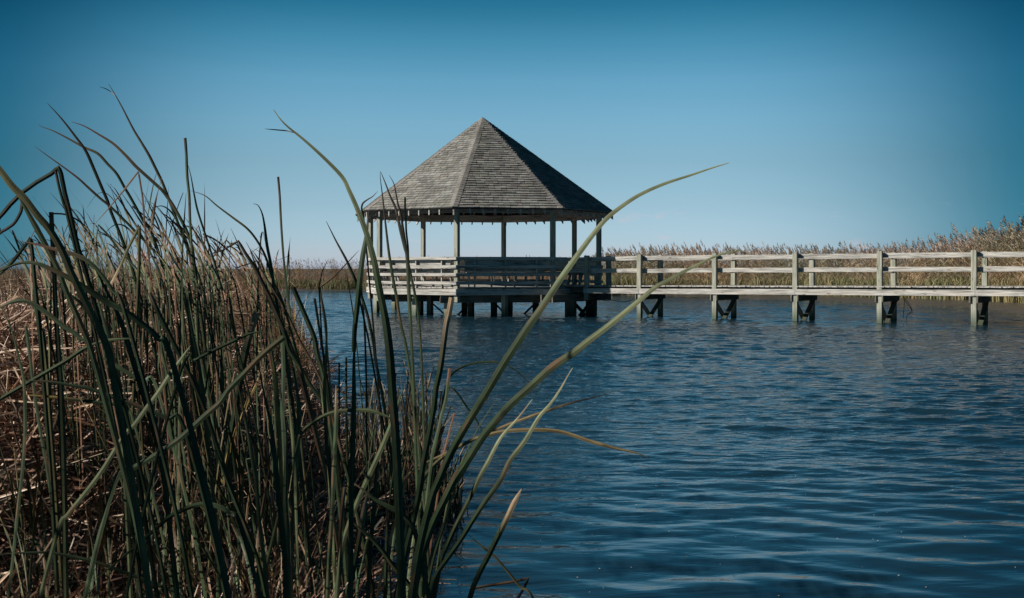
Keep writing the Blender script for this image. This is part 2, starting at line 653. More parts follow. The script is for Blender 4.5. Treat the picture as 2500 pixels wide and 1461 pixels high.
# short bent under the landing
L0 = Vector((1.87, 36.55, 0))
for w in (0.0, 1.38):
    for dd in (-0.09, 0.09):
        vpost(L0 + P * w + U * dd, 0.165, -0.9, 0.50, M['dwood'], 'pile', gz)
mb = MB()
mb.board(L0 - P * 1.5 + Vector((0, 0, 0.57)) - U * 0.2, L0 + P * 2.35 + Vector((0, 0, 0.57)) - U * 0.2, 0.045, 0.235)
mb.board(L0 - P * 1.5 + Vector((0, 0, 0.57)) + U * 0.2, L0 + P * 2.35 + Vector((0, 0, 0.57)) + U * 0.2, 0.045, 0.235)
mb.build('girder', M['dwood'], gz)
for (s0, s1) in ((0, 1.38), (1.38, 0)):
    mb = MB()
    mb.board(L0 + P * s0 + Vector((0, 0, 0.5)) + U * (0.02 + 0.05 * s0), L0 + P * s1 + Vector((0, 0, -0.25)) + U * (0.02 + 0.05 * s0), 0.04, 0.13, up=U)
    mb.build('brace', M['dwood'], gz)

# ------------------------------------------------------------------ boardwalk
NL = Vector((1.72, 36.77, 0))                    # near edge line of the walk
WW = 1.49


def bw(s, w, z):
    q = NL + U * s + P * w
    return Vector((q.x, q.y, z + 0.0056 * (s - 0.77)))


bd = empty('boardwalk', bw(0, WW / 2, 0), 'long weathered grey boardwalk with two-rail fences leading right from the gazebo', 'boardwalk')
ST = [0.77, 2.63, 5.10, 7.55, 9.92, 12.36, 14.8, 17.25]
for s in ST:
    for w in (0, WW):
        q = bw(s, w, 0)
        zt = 1.915 + 0.0056 * (s - 0.77) + R_(-0.012, 0.012)
        zb = 0.5 if s < 1 else -0.9
        mb = MB()
        tx, ty = R_(-.008, .008), R_(-.008, .008)
        mb.board(Vector((q.x, q.y, zb)), Vector((q.x + tx, q.y + ty, zt)), 0.14, 0.14, up=U)
        bevel(mb.build('post', M['post'], bd), 0.008)
S0, S1 = -0.05, 18.5
segs = [(-0.0, ST[1])] + [(ST[k], ST[k + 1]) for k in range(1, 7)] + [(ST[7], S1)]
for (w, sg) in ((0, 1), (WW, -1)):
    for (a_, b_) in segs:
        for (z0, z1) in ((1.765, 1.865), (1.335, 1.48)):
            if z0 < 1.5:
                z0, z1 = 1.355, 1.485
            else:
                z0, z1 = 1.735, 1.865
            mb = MB()
            j0, j1 = R_(-.012, .012), R_(-.012, .012)
            wi = w + sg * (0.07 + 0.021)
            mb.board(bw(a_ + 0.003, wi, (z0 + z1) / 2 + j0), bw(b_ - 0.003, wi, (z0 + z1) / 2 + j1), 0.040, z1 - z0)
            bevel(mb.build('rail', M['wood'], bd), 0.005)
    rs_ = [(0.70, 2.66), (2.66, 7.57), (7.57, 12.4), (12.4, 17.3), (17.3, S1)]
    for (a_, b_) in rs_:
        mb = MB()
        wi = w - sg * (0.07 + 0.022)
        mb.board(bw(a_ + 0.002, wi, 0.795 + R_(-.006, .006)), bw(b_ - 0.002, wi, 0.795 + R_(-.006, .006)), 0.040, 0.165)
        bevel(mb.build('rim_board', M['wood'], bd), 0.005)
mb = MB()
s = -0.02
while s < S1:
    jt = R_(-0.02, 0.02)
    za = 0.947 + R_(-.003, .003)
    mb.board(bw(s + 0.069, -0.065 + jt, za), bw(s + 0.069, WW + 0.065 + jt, za), 0.134, 0.036)
    s += 0.142
bevel(mb.build('deck', M['wood'], bd), 0.003)
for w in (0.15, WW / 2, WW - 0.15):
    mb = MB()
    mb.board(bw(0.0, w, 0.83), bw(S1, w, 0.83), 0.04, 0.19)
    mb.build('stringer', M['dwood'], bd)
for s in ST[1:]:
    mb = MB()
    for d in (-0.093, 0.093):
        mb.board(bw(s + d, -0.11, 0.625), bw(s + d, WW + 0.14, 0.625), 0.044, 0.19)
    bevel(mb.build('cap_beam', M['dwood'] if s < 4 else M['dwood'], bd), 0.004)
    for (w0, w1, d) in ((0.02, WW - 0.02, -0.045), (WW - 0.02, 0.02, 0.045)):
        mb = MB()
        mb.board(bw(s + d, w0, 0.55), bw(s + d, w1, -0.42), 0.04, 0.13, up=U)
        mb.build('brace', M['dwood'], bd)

# thin cable and hanging vine
def tube(mb, pts, r, c=(0.03, 0.03, 0.03)):
    pts = [Vector(p) for p in pts]
    rings = []
    for k, p in enumerate(pts):
        d = (pts[min(k + 1, len(pts) - 1)] - pts[max(k - 1, 0)]).normalized()
        a_ = d.cross(Vector((0.2, 1, 0.1))).normalized()
        b_ = d.cross(a_)
        rings.append([p + (a_ * math.cos(t) + b_ * math.sin(t)) * r for t in (0, 2.09, 4.19)])
    vs = [v for r_ in rings for v in r_]
    fs = []
    for k in range(len(pts) - 1):
        for j in range(3):
            fs.append((3 * k + j, 3 * k + (j + 1) % 3, 3 * k + 3 + (j + 1) % 3, 3 * k + 3 + j))
    mb.add(vs, fs, None, c)
    return mb


def smooth(pts, n=5):
    out = []
    m = len(pts)
    for i in range(m - 1):
        p0, p1, p2, p3 = pts[max(i - 1, 0)], pts[i], pts[i + 1], pts[min(i + 2, m - 1)]
        for k in range(n):
            t = k / n
            out.append(tuple(0.5 * ((2 * b) + (-a_ + c) * t + (2 * a_ - 5 * b + 4 * c - d) * t * t + (-a_ + 3 * b - 3 * c + d) * t ** 3)
                             for a_, b, c, d in zip(p0, p1, p2, p3)))
    out.append(tuple(pts[-1]))
    return out


mb = MB()
tube(mb, [at(x, y, 36.6 - (x - 1470) * 0.012) for (x, y) in smooth([(1470, 733), (1480, 735), (1492, 733), (1505, 735), (1522, 737), (1537, 735), (1548, 730), (1560, 727)])], 0.012)
tag(mb.build('cable', M['cable'], None), 'thin black cable sagging between the gazebo and the first boardwalk piles', 'cable')
mb = MB()
for pl in ([(2205, 725), (2214, 735), (2222, 748), (2228, 761)], [(2207, 725), (2208, 745), (2205, 765), (2206, 779)], [(2228, 764), (2218, 767), (2213, 775), (2214, 783)], [(2206, 730), (2216, 744), (2226, 760), (2217, 766)]):
    tube(mb, [at(x, y, 32.0) for (x, y) in smooth(pl)], 0.009)
tag(mb.build('vine', M['cable'], None), 'dark dead vine hanging from the boardwalk deck beside the fourth pair of piles', 'vine')


# ------------------------------------------------------------------ leaves
PAL = {'Y': (0.50, 0.37, 0.19), 'P': (0.20, 0.22, 0.125), 'g': (0.046, 0.076, 0.036), 'G': (0.115, 0.145, 0.072), 'D': (0.028, 0.05, 0.027), 'b': (0.16, 0.105, 0.065),  # pale P tint: sunlight put into the upper colour of leaning blades
       't': (0.40, 0.29, 0.19), 'y': (0.34, 0.25, 0.08), 'r': (0.18, 0.095, 0.06), 'k': (0.06, 0.047, 0.04), 'o': (0.15, 0.14, 0.06)}


def mixc(a, b, t):
    t = max(0, min(1, t))
    return tuple(x * (1 - t) + y * t for x, y in zip(a, b))


def ribbon(mb, pts, ws, cols, nrm, thick=0.22, twist=0.0, two=False):
    """leaf of lens-shaped cross-section (or folded strip when two) along pts"""
    n = len(pts)
    vs, cs, fs, bc = [], [], [], []
    o_, sl_ = R_(0, 60), 0.0
    for k in range(n):
        d = (pts[min(k + 1, n - 1)] - pts[max(k - 1, 0)])
        if d.length < 1e-6:
            d = Vector((0, 0, 1))
        d.normalize()
        a_ = twist * k / n
        nn = Vector((nrm.x * math.cos(a_) - nrm.y * math.sin(a_), nrm.x * math.sin(a_) + nrm.y * math.cos(a_), nrm.z))
        sd = d.cross(nn)
        if sd.length < 0.05:
            sd = d.cross(Vector((0.3, 1, 0.2)))
        sd.normalize()
        up = sd.cross(d)
        w = ws[k] / 2
        if k:
            sl_ += (pts[k] - pts[k - 1]).length
        bc += [(sl_ + o_, -w + o_, 0), (sl_ + o_, o_, 0), (sl_ + o_, w + o_, 0)] + ([] if two else [(sl_ + o_, o_ + 0.5, 0)])
        if two:
            vs += [pts[k] - sd * w, pts[k] - up * (w * thick), pts[k] + sd * w]
            cs += [cols[k]] * 3
        else:
            vs += [pts[k] - sd * w, pts[k] + up * (w * thick * 2), pts[k] + sd * w, pts[k] - up * (w * thick * 2)]
            cs += [cols[k]] * 4
    q = 3 if two else 4
    for k in range(n - 1):
        b = q * k
        if two:
            fs += [(b, b + 1, b + 4, b + 3), (b + 1, b + 2, b + 5, b + 4)]
        else:
            fs += [(b + j, b + (j + 1) % 4, b + 4 + (j + 1) % 4, b + 4 + j) for j in range(4)]
    mb.add(vs, fs, bc, cs)


def hero_leaf(parent, pts, w, colr='g', tipc='b', d=4.0, lean=0.0, cut=False, sharp=False, tipf=0.14, ext=True, zb=-0.1, taper=0.4, th=None):
    """pts are traced from the tip down to the base"""
    pts = [(float(x), float(y)) for x, y in pts]
    trc = list(pts)
    if ext:
        (x1, y1), (x0, y0) = pts[-1], pts[-2]
        dy = y1 - y0
        k = (x1 - x0) / dy if dy > 2 else (0.3 if x1 > x0 else -0.3)
        k = max(-0.3, min(0.3, k))
        yb = HZ + (CH - zb) * F_ / d
        if yb > y1 + 5:
            for j in (0.35, 0.7, 1.0):
                yy = y1 + (yb - y1) * j
                pts.append((x1 + k * (yy - y1) * (1 - 0.45 * j), yy))
    p = smooth(pts, 5) if not sharp else smooth(pts, 1)
    if sharp:
        q = []
        for (a_, b_) in zip(p[:-1], p[1:]):
            for j in range(3):
                q.append((a_[0] + (b_[0] - a_[0]) * j / 3, a_[1] + (b_[1] - a_[1]) * j / 3))
        p = q + [p[-1]]
    vlen = sum(math.hypot(q1[0] - q0[0], q1[1] - q0[1]) for q0, q1 in zip(trc[:-1], trc[1:]))
    n = len(p)
    ln = [0.0]
    for k in range(1, n):
        ln.append(ln[-1] + math.hypot(p[k][0] - p[k - 1][0], p[k][1] - p[k - 1][1]))
    T = ln[-1]
    P3, W, Cc = [], [], []
    cb = PAL[colr]
    ct = PAL[tipc]
    vis = sum(math.hypot(pts[k + 1][0] - pts[k][0], pts[k + 1][1] - pts[k][1]) for k in range(len(pts) - 1))
    ph = R_(0, 6)
    for k in range(n):
        f = ln[k] / T                           # 0 at the tip
        Y = d + lean * (1 - f) + 0.02 * math.sin(ph + f * 5)
        P3.append(at(p[k][0], p[k][1], Y))
        wt = 1.0 if cut else min(1.0, 0.10 + (ln[k] / vlen / taper) ** 0.75)
        wb = 1.0 - 0.2 * max(0, (f - 0.7) / 0.3)
        W.append(w * wt * wb * d / F_)
        c = mixc(ct, cb, (ln[k] / vlen - tipf * 0.4) / tipf)
        s_ = 1 + 0.22 * math.sin(ph + f * 17) * math.sin(f * 7 + ph)
        Cc.append(tuple(x * s_ for x in c))
    tw = R_(-0.5, 0.5) if th is None else 1.3
    th = R_(-0.3, 0.6) if th is None else th
    mb = MB()
    ribbon(mb, P3, W, Cc, Vector((math.sin(th), -math.cos(th), 0.1)), thick=0.09, twist=tw)
    return mb.build('leaf', M['leaf'], parent)


def plant(label, d, leaves, name='cattail_plant', group='tall cattail plants in front'):
    xb = sum(l[0][-1][0] for l in leaves) / len(leaves)
    e = empty(name, (at(xb, HZ, d).x, d, 0), label, 'cattail', group)
    for l in leaves:
        kw = dict(l[3]) if len(l) > 3 else {}
        kw.setdefault('d', d + R_(-0.12, 0.12))
        cc = l[2]
        hero_leaf(e, l[0], l[1], cc[0], cc[1] if len(cc) > 1 else 'b', **kw)
    return e


CUT = dict(cut=True, tipf=0.05)
SH = dict(sharp=True)
plant('tallest thin cattail, its tip the highest on the left against the sky', 5.0, [
    ([(265, 205), (283, 235), (300, 266), (325, 315), (345, 348), (363, 378), (380, 412), (398, 450), (425, 520), (455, 600), (490, 690), (510, 780)], 7, 'gb', dict(tipf=0.4)),
    ([(242, 212), (262, 219), (281, 233)], 2, 'bb', dict(ext=False))])
plant('slender cattail curving up left with a needle tip over the left thicket', 5.2, [
    ([(115, 252), (150, 290), (185, 335), (210, 370), (228, 410), (247, 455), (262, 490), (272, 520), (300, 590), (330, 680)], 7.5, 'gr', dict(tipf=0.5)),
    ([(94, 305), (105, 311), (130, 320), (165, 338), (205, 360), (238, 375), (262, 400), (285, 425), (305, 460), (320, 485), (350, 540), (385, 610)], 6.5, 'gb', dict(tipf=0.4))])
plant('cattail with two long arched reddish blades bowing left above the thicket', 4.8, [
    ([(175, 298), (205, 308), (240, 328), (275, 350), (305, 378), (330, 405), (355, 428), (385, 455), (400, 470), (430, 515), (465, 590), (480, 690)], 8, 'gr', dict(tipf=0.45)),
    ([(85, 358), (115, 380), (150, 405), (190, 435), (215, 458), (245, 485), (275, 510), (330, 565), (400, 640), (450, 720)], 6, 'gr', dict(tipf=0.4))])
plant('upright cattail with a blunt cut tip, tallest straight stem left of the gazebo', 4.6, [
    ([(452, 337), (455, 380), (457, 430), (462, 480), (464, 540), (470, 640), (480, 800)], 7, 'Gb', CUT),
    ([(458, 400), (466, 430), (475, 480), (484, 520), (510, 600), (540, 700)], 5, 'gb')])
plant('thick cattail snapped into a peak, its broken end sloping down to the left edge', 3.3, [
    ([(-20, 560), (0, 530), (25, 500), (55, 470), (90, 445), (125, 425), (143, 409), (149, 425), (158, 470), (168, 510), (180, 560), (192, 610), (208, 660), (226, 720)], 11, 'Dk', dict(sharp=True, taper=0.1)),
    ([(136, 418), (145, 460), (156, 500), (172, 560)], 7, 'gk', dict(cut=True))])
plant('broad olive cattail blade leaning in from the left edge', 2.9, [
    ([(-60, 330), (-30, 372), (0, 415), (30, 455), (60, 485), (90, 525), (120, 560), (150, 610), (180, 680), (225, 770), (262, 850), (280, 940)], 17, 'og', dict(taper=0.2, th=-0.5)),
    ([(35, 460), (60, 505), (85, 550), (112, 600), (140, 655), (165, 720), (200, 800), (235, 900)], 14, 'gg', dict(taper=0.25))])
plant('stubby reddish cattail stem cut square, standing at the far left', 3.6, [
    ([(125, 518), (127, 560), (130, 620), (133, 680), (136, 760), (142, 860), (146, 960)], 11, 'gr', dict(cut=True, tipf=0.5))])
plant('withered tan cattail with a curled end beside the left edge', 3.4, [
    ([(56, 484), (53, 505), (50, 520), (35, 545), (15, 560), (0, 570), (-20, 600)], 8, 'kt', dict(cut=True, tipf=0.2))])
plant('bent brown cattail folded to a sharp peak under the arched blades', 4.5, [
    ([(225, 555), (260, 515), (300, 468), (338, 419), (343, 450), (348, 480), (354, 560), (366, 650)], 5, 'rb', SH),
    ([(228, 630), (235, 585), (240, 549), (262, 572), (292, 612), (345, 668)], 5, 'gk', SH)])
plant('cattail snapped over with a pale broken end, low in the left thicket', 3.9, [
    ([(268, 700), (295, 648), (310, 612), (328, 577), (341, 553), (340, 585), (340, 640), (337, 700)], 8, 'ot', dict(sharp=True, cut=True))])
plant('cattail with a flat cut leaf pointing down to the left edge', 3.6, [
    ([(-25, 690), (0, 668), (30, 640), (58, 604), (77, 582)], 9, 'Gt', dict(cut=True, ext=False, tipf=0.05)),
    ([(74, 585), (79, 620), (84, 680), (92, 760), (100, 850)], 10, 'gg', dict(cut=True))])
plant('wide green cattail blade sweeping down across the left thicket', 3.0, [
    ([(-10, 668), (40, 645), (80, 642), (120, 655), (170, 680), (215, 708), (265, 740), (300, 757), (345, 790), (385, 825), (420, 880)], 15, 'gG', dict(tipf=0.3, taper=0.55)),
    ([(50, 590), (90, 597), (130, 608), (170, 618), (210, 635), (240, 662), (275, 710), (310, 780)], 10, 'gr', dict(tipf=0.4))])
plant('green cattail blade arching over at the left edge below the broad one', 3.2, [
    ([(-15, 762), (0, 752), (30, 738), (60, 735), (90, 748), (120, 770), (160, 800), (195, 825), (230, 880)], 11, 'gg', dict(taper=0.3)),
    ([(145, 700), (190, 735), (225, 775), (250, 815), (270, 870)], 9, 'gg')])
plant('cattail with a long leaf lying level above the dark lower left', 3.3, [
    ([(340, 826), (270, 830), (235, 839), (200, 855), (160, 882), (120, 905), (60, 940), (0, 975), (-40, 1000)], 10, 'Gg', dict(taper=0.4)),
    ([(60, 930), (120, 932), (180, 942), (215, 948), (270, 968), (320, 985), (370, 1005), (410, 1022), (450, 1045)], 10, 'gg', dict(taper=0.5))])
plant('drooping cattail with an orange tip in the dark lower left', 3.5, [
    ([(65, 965), (100, 967), (150, 972), (200, 978), (250, 984), (290, 990), (320, 1010)], 8, 'gy', dict(tipf=0.4)),
    ([(240, 868), (270, 885), (310, 910), (350, 930), (385, 955)], 11, 'gg')])
plant('dark round cattail stem rising at the far left of the lower half', 3.2, [
    ([(0, 745), (15, 775), (30, 810), (45, 870), (58, 930), (61, 1000), (61, 1060), (55, 1150), (45, 1230), (35, 1330), (25, 1420), (20, 1461)], 10, 'gg')])
plant('pair of cattail stubs with square cut tops, lower left', 3.7, [
    ([(63, 798), (72, 860), (80, 930), (90, 1000), (105, 1090), (120, 1180)], 9, 'gg', dict(cut=True)),
    ([(104, 809), (112, 880), (118, 950), (124, 1040), (130, 1110), (140, 1250)], 10, 'og', dict(cut=True))])
plant('pale straight cattail stem standing left of the dark cluster', 3.5, [
    ([(128, 600), (134, 690), (140, 780), (146, 880), (150, 940), (152, 1000), (155, 1070), (157, 1160), (160, 1300), (162, 1461)], 12, 'Gg', dict(taper=0.6))])
plant('heavy dark cattail of three near upright blades, left of centre', 3.4, [
    ([(232, 700), (240, 735), (258, 800), (275, 870), (290, 940), (300, 1020), (315, 1100), (325, 1200), (335, 1330), (340, 1461)], 15, 'Dg', dict(taper=0.3)),
    ([(225, 640), (255, 700), (285, 760), (310, 830), (330, 900), (355, 980), (375, 1050), (395, 1130), (410, 1250)], 13, 'gg', dict(taper=0.4)),
    ([(268, 850), (278, 920), (290, 990), (296, 1060), (303, 1140), (312, 1300)], 10, 'Gg')])
plant('cattail with a tan cut tip leaning left over the brown thatch', 3.6, [
    ([(365, 715), (385, 760), (410, 810), (440, 870), (470, 930), (500, 1000), (530, 1090), (560, 1180), (600, 1300)], 11, 'gt', CUT),
    ([(445, 640), (445, 700), (446, 800), (446, 880), (440, 950), (437, 1060), (436, 1200)], 7, 'Gg'),
    ([(458, 720), (466, 790), (478, 850), (490, 920), (500, 1000), (507, 1070), (520, 1200)], 9, 'Gg')])
plant('sunlit pale blade slanting up right to a sharp tip over the thatch', 3.3, [
    ([(465, 844), (440, 880), (415, 915), (385, 960), (355, 1000), (330, 1035), (300, 1068), (250, 1148), (209, 1203), (165, 1258), (140, 1301)], 11, 'GG', dict(taper=0.15))])
plant('long green blade arching over the dark bottom left', 3.4, [
    ([(228, 1420), (270, 1385), (330, 1335), (384, 1288), (410, 1265), (439, 1249), (470, 1236), (500, 1231), (530, 1236), (560, 1252), (590, 1290)], 11, 'gG', dict(taper=0.6, tipf=0.3)),
    ([(-10, 1355), (60, 1350), (120, 1350), (180, 1360), (240, 1375), (310, 1400), (400, 1435), (450, 1470)], 9, 'gg', dict(taper=0.5))])
plant('thick dark blade crossing up right with a blunt end, centre left', 3.1, [
    ([(693, 824), (660, 850), (630, 877), (594, 915), (560, 950), (535, 985), (503, 1013), (450, 1062), (420, 1085), (380, 1112), (330, 1141), (280, 1180)], 14, 'gg', dict(cut=True, tipf=0.15)),
    ([(655, 811), (625, 812), (600, 819), (560, 838), (520, 857), (477, 880), (440, 910)], 8, 'gg')])
plant('split tan cattail stub standing among the thatch left of the water', 5.0, [
    ([(626, 762), (621, 785), (613, 808), (600, 860), (585, 940)], 15, 'gt', dict(cut=True, tipf=0.35, taper=0.1)),
    ([(637, 899), (626, 936), (607, 974), (589, 1019), (575, 1054), (560, 1100)], 9, 'yt', dict(taper=0.3))])
plant('lone straight cattail with a faded tip between thicket and gazebo', 4.2, [
    ([(679, 432), (683, 480), (686, 540), (690, 600), (695, 660), (702, 720), (712, 800), (720, 900)], 6, 'gk', dict(cut=True, tipf=0.3)),
    ([(618, 498), (630, 502), (640, 522), (646, 552), (652, 600), (662, 650), (670, 710), (684, 790)], 8, 'gb', dict(tipf=0.2))])
plant('brown cattail folded at a peak beside the left bank of the water', 4.0, [
    ([(508, 622), (545, 611), (582, 589), (600, 620), (620, 650), (640, 690), (658, 725), (682, 780), (704, 830), (725, 885)], 9, 'bk', SH),
    ([(465, 466), (500, 478), (530, 503), (570, 533), (605, 560), (630, 592), (650, 632), (668, 690), (700, 770)], 5.5, 'ob')])
plant('long green cattail leaf leaning over the waterline at the bank corner', 3.9, [
    ([(610, 610), (637, 680), (653, 712), (674, 768), (696, 819), (706, 853), (730, 893), (757, 939), (786, 979), (805, 1014), (825, 1070)], 10, 'gg', dict(taper=0.3)),
    ([(600, 590), (625, 635), (650, 680), (680, 728), (704, 773), (736, 840), (770, 900), (800, 980)], 6, 'br')])
plant('green cattail with a broad square top in front of the open water', 3.8, [
    ([(716, 703), (738, 755), (752, 787), (768, 827), (775, 865), (790, 920), (800, 990)], 12, 'gD', dict(cut=True, taper=0.1))])
plant('yellowed flat cattail blade upright among green stems', 3.5, [
    ([(656, 816), (664, 867), (672, 920), (676, 974), (682, 1064), (686, 1129), (691, 1197), (700, 1300)], 11, 'yG', dict(tipf=0.15, taper=0.25))])
plant('stout cattail stems rising from the bottom edge, left of centre', 3.3, [
    ([(689, 826), (692, 920), (690, 1000), (694, 1100), (698, 1197), (705, 1307), (705, 1461)], 11, 'Dg', dict(cut=True)),
    ([(634, 905), (647, 974), (660, 1030), (667, 1080), (672, 1129), (680, 1211), (689, 1293), (696, 1375), (700, 1461)], 13, 'gg', dict(taper=0.5)),
    ([(680, 930), (690, 990), (698, 1060), (698, 1142), (697, 1225), (702, 1307), (706, 1461)], 11, 'Gg', dict(taper=0.5))])
plant('pale green stem leaning left at the bottom, beside dark blades', 3.4, [
    ([(578, 920), (591, 987), (606, 1060), (615, 1115), (626, 1183), (631, 1252), (639, 1321), (648, 1389), (653, 1461)], 9.5, 'Gg', dict(taper=0.4)),
    ([(520, 1080), (545, 1150), (575, 1225), (605, 1300), (630, 1370), (650, 1461)], 10, 'gg')])
plant('cattail of two blades reaching from the bottom to the shoreline', 3.5, [
    ([(717, 890), (722, 934), (730, 1000), (728, 1060), (724, 1142), (720, 1211), (715, 1280), (711, 1362), (709, 1461)], 12, 'Gg', dict(taper=0.25)),
    ([(700, 922), (706, 987), (713, 1054), (718, 1130), (722, 1240)], 8, 'GG')])
plant('cattail with a long orange topped blade standing before the water', 3.7, [
    ([(781, 704), (792, 760), (797, 800), (797, 840), (795, 907), (792, 947), (795, 1020), (798, 1087), (809, 1197), (807, 1307), (798, 1417), (797, 1461)], 11, 'gy', dict(tipf=0.35, taper=0.55)),
    ([(781, 936), (789, 987), (797, 1054), (803, 1150)], 9, 'GG')])
plant('brown reed broken into a V beside the far reed bank', 4.3, [
    ([(877, 611), (850, 640), (815, 676), (781, 702), (786, 740), (793, 790), (797, 830)], 4.5, 'tr', dict(sharp=True, tipf=0.45)),
    ([(802, 632), (787, 662), (779, 700), (782, 760), (786, 830), (790, 880)], 4, 'kk', SH)])
plant('dark blunt reed stub leaning in the open water left of the gazebo', 4.4, [
    ([(768, 729), (773, 760), (781, 813), (786, 845), (795, 900)], 6, 'gk', dict(cut=True)),
    ([(845, 660), (855, 720), (862, 765), (868, 820), (876, 900)], 3, 'gg')])
plant('dark cattail leaning left across the gazebo railing', 3.8, [
    ([(796, 540), (806, 560), (821, 590), (844, 632), (859, 665), (871, 691), (878, 710), (898, 773), (912, 840), (917, 880), (930, 947), (945, 1040)], 7, 'gg', dict(taper=0.3)),
    ([(857, 650), (868, 690), (880, 740), (893, 800), (905, 860)], 5, 'gg')])
plant('nearest broad blade with a forked wisp tip crossing the gazebo left side', 2.7, [
    ([(668, 268), (685, 292), (705, 312), (740, 340), (790, 385), (835, 432), (852, 465), (868, 500), (880, 530), (893, 565), (905, 605), (915, 645), (925, 700), (936, 755), (944, 800), (952, 870), (958, 960), (968, 1100), (976, 1300)], 21, 'gP', dict(taper=0.75, tipf=0.33, th=-0.8)),
    ([(645, 315), (680, 318), (700, 320), (722, 326)], 3, 'kk', dict(ext=False))])
plant('tall blade pinched in the middle, upright before the gazebo corner', 2.9, [
    ([(899, 516), (897, 552), (893, 583), (886, 624), (879, 680), (872, 750), (866, 805), (864, 860)], 13, 'gk', dict(taper=0.35, ext=False)),
    ([(866, 790), (865, 850), (864, 900), (864, 974), (862, 1070), (858, 1200), (856, 1461)], 14, 'gg', dict(taper=0.4))])
plant('thin dark blades with tips over the roof slope of the gazebo', 3.5, [
    ([(928, 420), (929, 440), (934, 480), (940, 536), (948, 606), (953, 640), (961, 690), (969, 730), (977, 785), (990, 840), (1005, 930), (1015, 1020)], 8, 'gk', dict(taper=0.5, tipf=0.3)),
    ([(929, 419), (941, 448), (953, 480), (965, 506), (971, 531), (978, 562), (988, 603), (994, 630), (998, 720), (1003, 800), (1008, 900), (1012, 1000)], 8.5, 'gk', dict(taper=0.3, tipf=0.4)),
    ([(950, 428), (962, 450), (968, 480), (972, 500), (978, 521), (984, 560), (990, 600), (996, 640), (1006, 685), (1014, 725), (1022, 778), (1028, 860), (1032, 960)], 6.5, 'gk', dict(taper=0.3, tipf=0.4)),
    ([(989, 482), (989, 511), (991, 541), (992, 567), (996, 603), (997, 630), (1000, 700)], 5, 'bt', dict(cut=True, tipf=0.4))])
plant('small curled dry blade tip beside the roof eave', 3.4, [
    ([(922, 467), (910, 480), (897, 488), (886, 497), (883, 510), (887, 530), (893, 590)], 4.5, 'kr', dict(tipf=0.3))])
plant('thick blade with a torn reddish top rising in front of the gazebo base', 3.2, [
    ([(1103, 727), (1096, 765), (1089, 797), (1076, 894), (1065, 947), (1060, 990), (1049, 1055), (1035, 1125), (1021, 1212), (1007, 1282), (990, 1352), (972, 1461)], 14, 'gt', dict(cut=True, tipf=0.18)),
    ([(1098, 900), (1093, 940), (1089, 974), (1077, 1020), (1067, 1062), (1056, 1107), (1049, 1160), (1040, 1240)], 9, 'gr', dict(cut=True, tipf=0.1))])
plant('huge pale blade leaning right across the gazebo with a drooping dark tip', 2.8, [
    ([(1780, 398), (1740, 410), (1690, 427), (1620, 450), (1560, 477), (1510, 510), (1478, 537), (1450, 570), (1420, 610), (1380, 665), (1350, 710), (1320, 755), (1290, 797), (1260, 842), (1230, 888), (1193, 950), (1154, 1013), (1123, 1065), (1095, 1118), (1074, 1167), (1056, 1209), (1040, 1270), (1022, 1350), (1005, 1461)], 19, 'gP', dict(taper=0.55, tipf=0.38, th=-0.85))])
plant('second huge blade leaning right, its tip lying over the boardwalk rail', 2.9, [
    ([(1810, 612), (1780, 617), (1750, 625), (1700, 648), (1650, 674), (1600, 702), (1560, 735), (1520, 768), (1480, 800), (1440, 830), (1400, 862), (1350, 895), (1294, 945), (1242, 992), (1203, 1037), (1175, 1072), (1137, 1132), (1109, 1174), (1088, 1216), (1060, 1272), (1039, 1328), (1020, 1400), (1008, 1461)], 19, 'gP', dict(taper=0.5, tipf=0.42, th=-0.85))])
plant('green blade leaning right with a blurred pink tip above the open water', 3.1, [
    ([(1398, 898), (1385, 920), (1368, 950), (1345, 985), (1315, 1020), (1280, 1079), (1245, 1125), (1221, 1174), (1186, 1223), (1158, 1265), (1123, 1321), (1088, 1370), (1063, 1408), (1048, 1461)], 12, 'gP', dict(taper=0.4, tipf=0.5, th=-0.7))])
plant('pale green blade just left of the pink tipped one, leaning right', 3.2, [
    ([(1300, 975), (1263, 1023), (1231, 1058), (1214, 1083), (1193, 1125), (1172, 1163), (1154, 1202), (1133, 1244), (1109, 1293), (1091, 1335), (1077, 1370), (1060, 1461)], 11, 'gP', dict(taper=0.4, tipf=0.5, th=-0.7))])
plant('dark cattail stub with a split tan tip, rightmost by the bottom edge', 3.4, [
    ([(1273, 1194), (1262, 1215), (1254, 1230), (1238, 1265), (1217, 1307), (1193, 1356), (1168, 1405), (1147, 1461)], 14, 'gt', dict(taper=0.15, tipf=0.3, th=-0.5))])
plant('thin tan reed leaning left near the bottom edge over dark water', 3.6, [
    ([(1144, 1307), (1172, 1331), (1207, 1359), (1238, 1394), (1270, 1433), (1301, 1461)], 6, 'oG', dict(taper=0.3))])
plant('brown reed folded flat just above the dark water at the bottom', 3.7, [
    ([(1146, 1438), (1193, 1430), (1252, 1421), (1291, 1412), (1277, 1440), (1259, 1470)], 7, 'kb', dict(sharp=True, cut=True))])
plant('dry tan reed arching right to a dark tip above the water', 3.6, [
    ([(1492, 961), (1450, 971), (1392, 985), (1340, 1002), (1287, 1020), (1231, 1041), (1175, 1065), (1123, 1090), (1091, 1107), (1046, 1128), (1007, 1149), (985, 1200)], 7, 'Yk', dict(tipf=0.35, taper=0.3, th=-0.6))])
plant('golden dry reed arching right and drooping to a point over the water', 3.6, [
    ([(1582, 1117), (1565, 1110), (1540, 1103), (1500, 1094), (1445, 1079), (1382, 1058), (1340, 1051), (1287, 1050), (1235, 1053), (1193, 1062), (1151, 1076), (1090, 1110), (1040, 1160), (1020, 1230)], 9, 'gY', dict(tipf=0.8, taper=0.2, th=-0.7))])
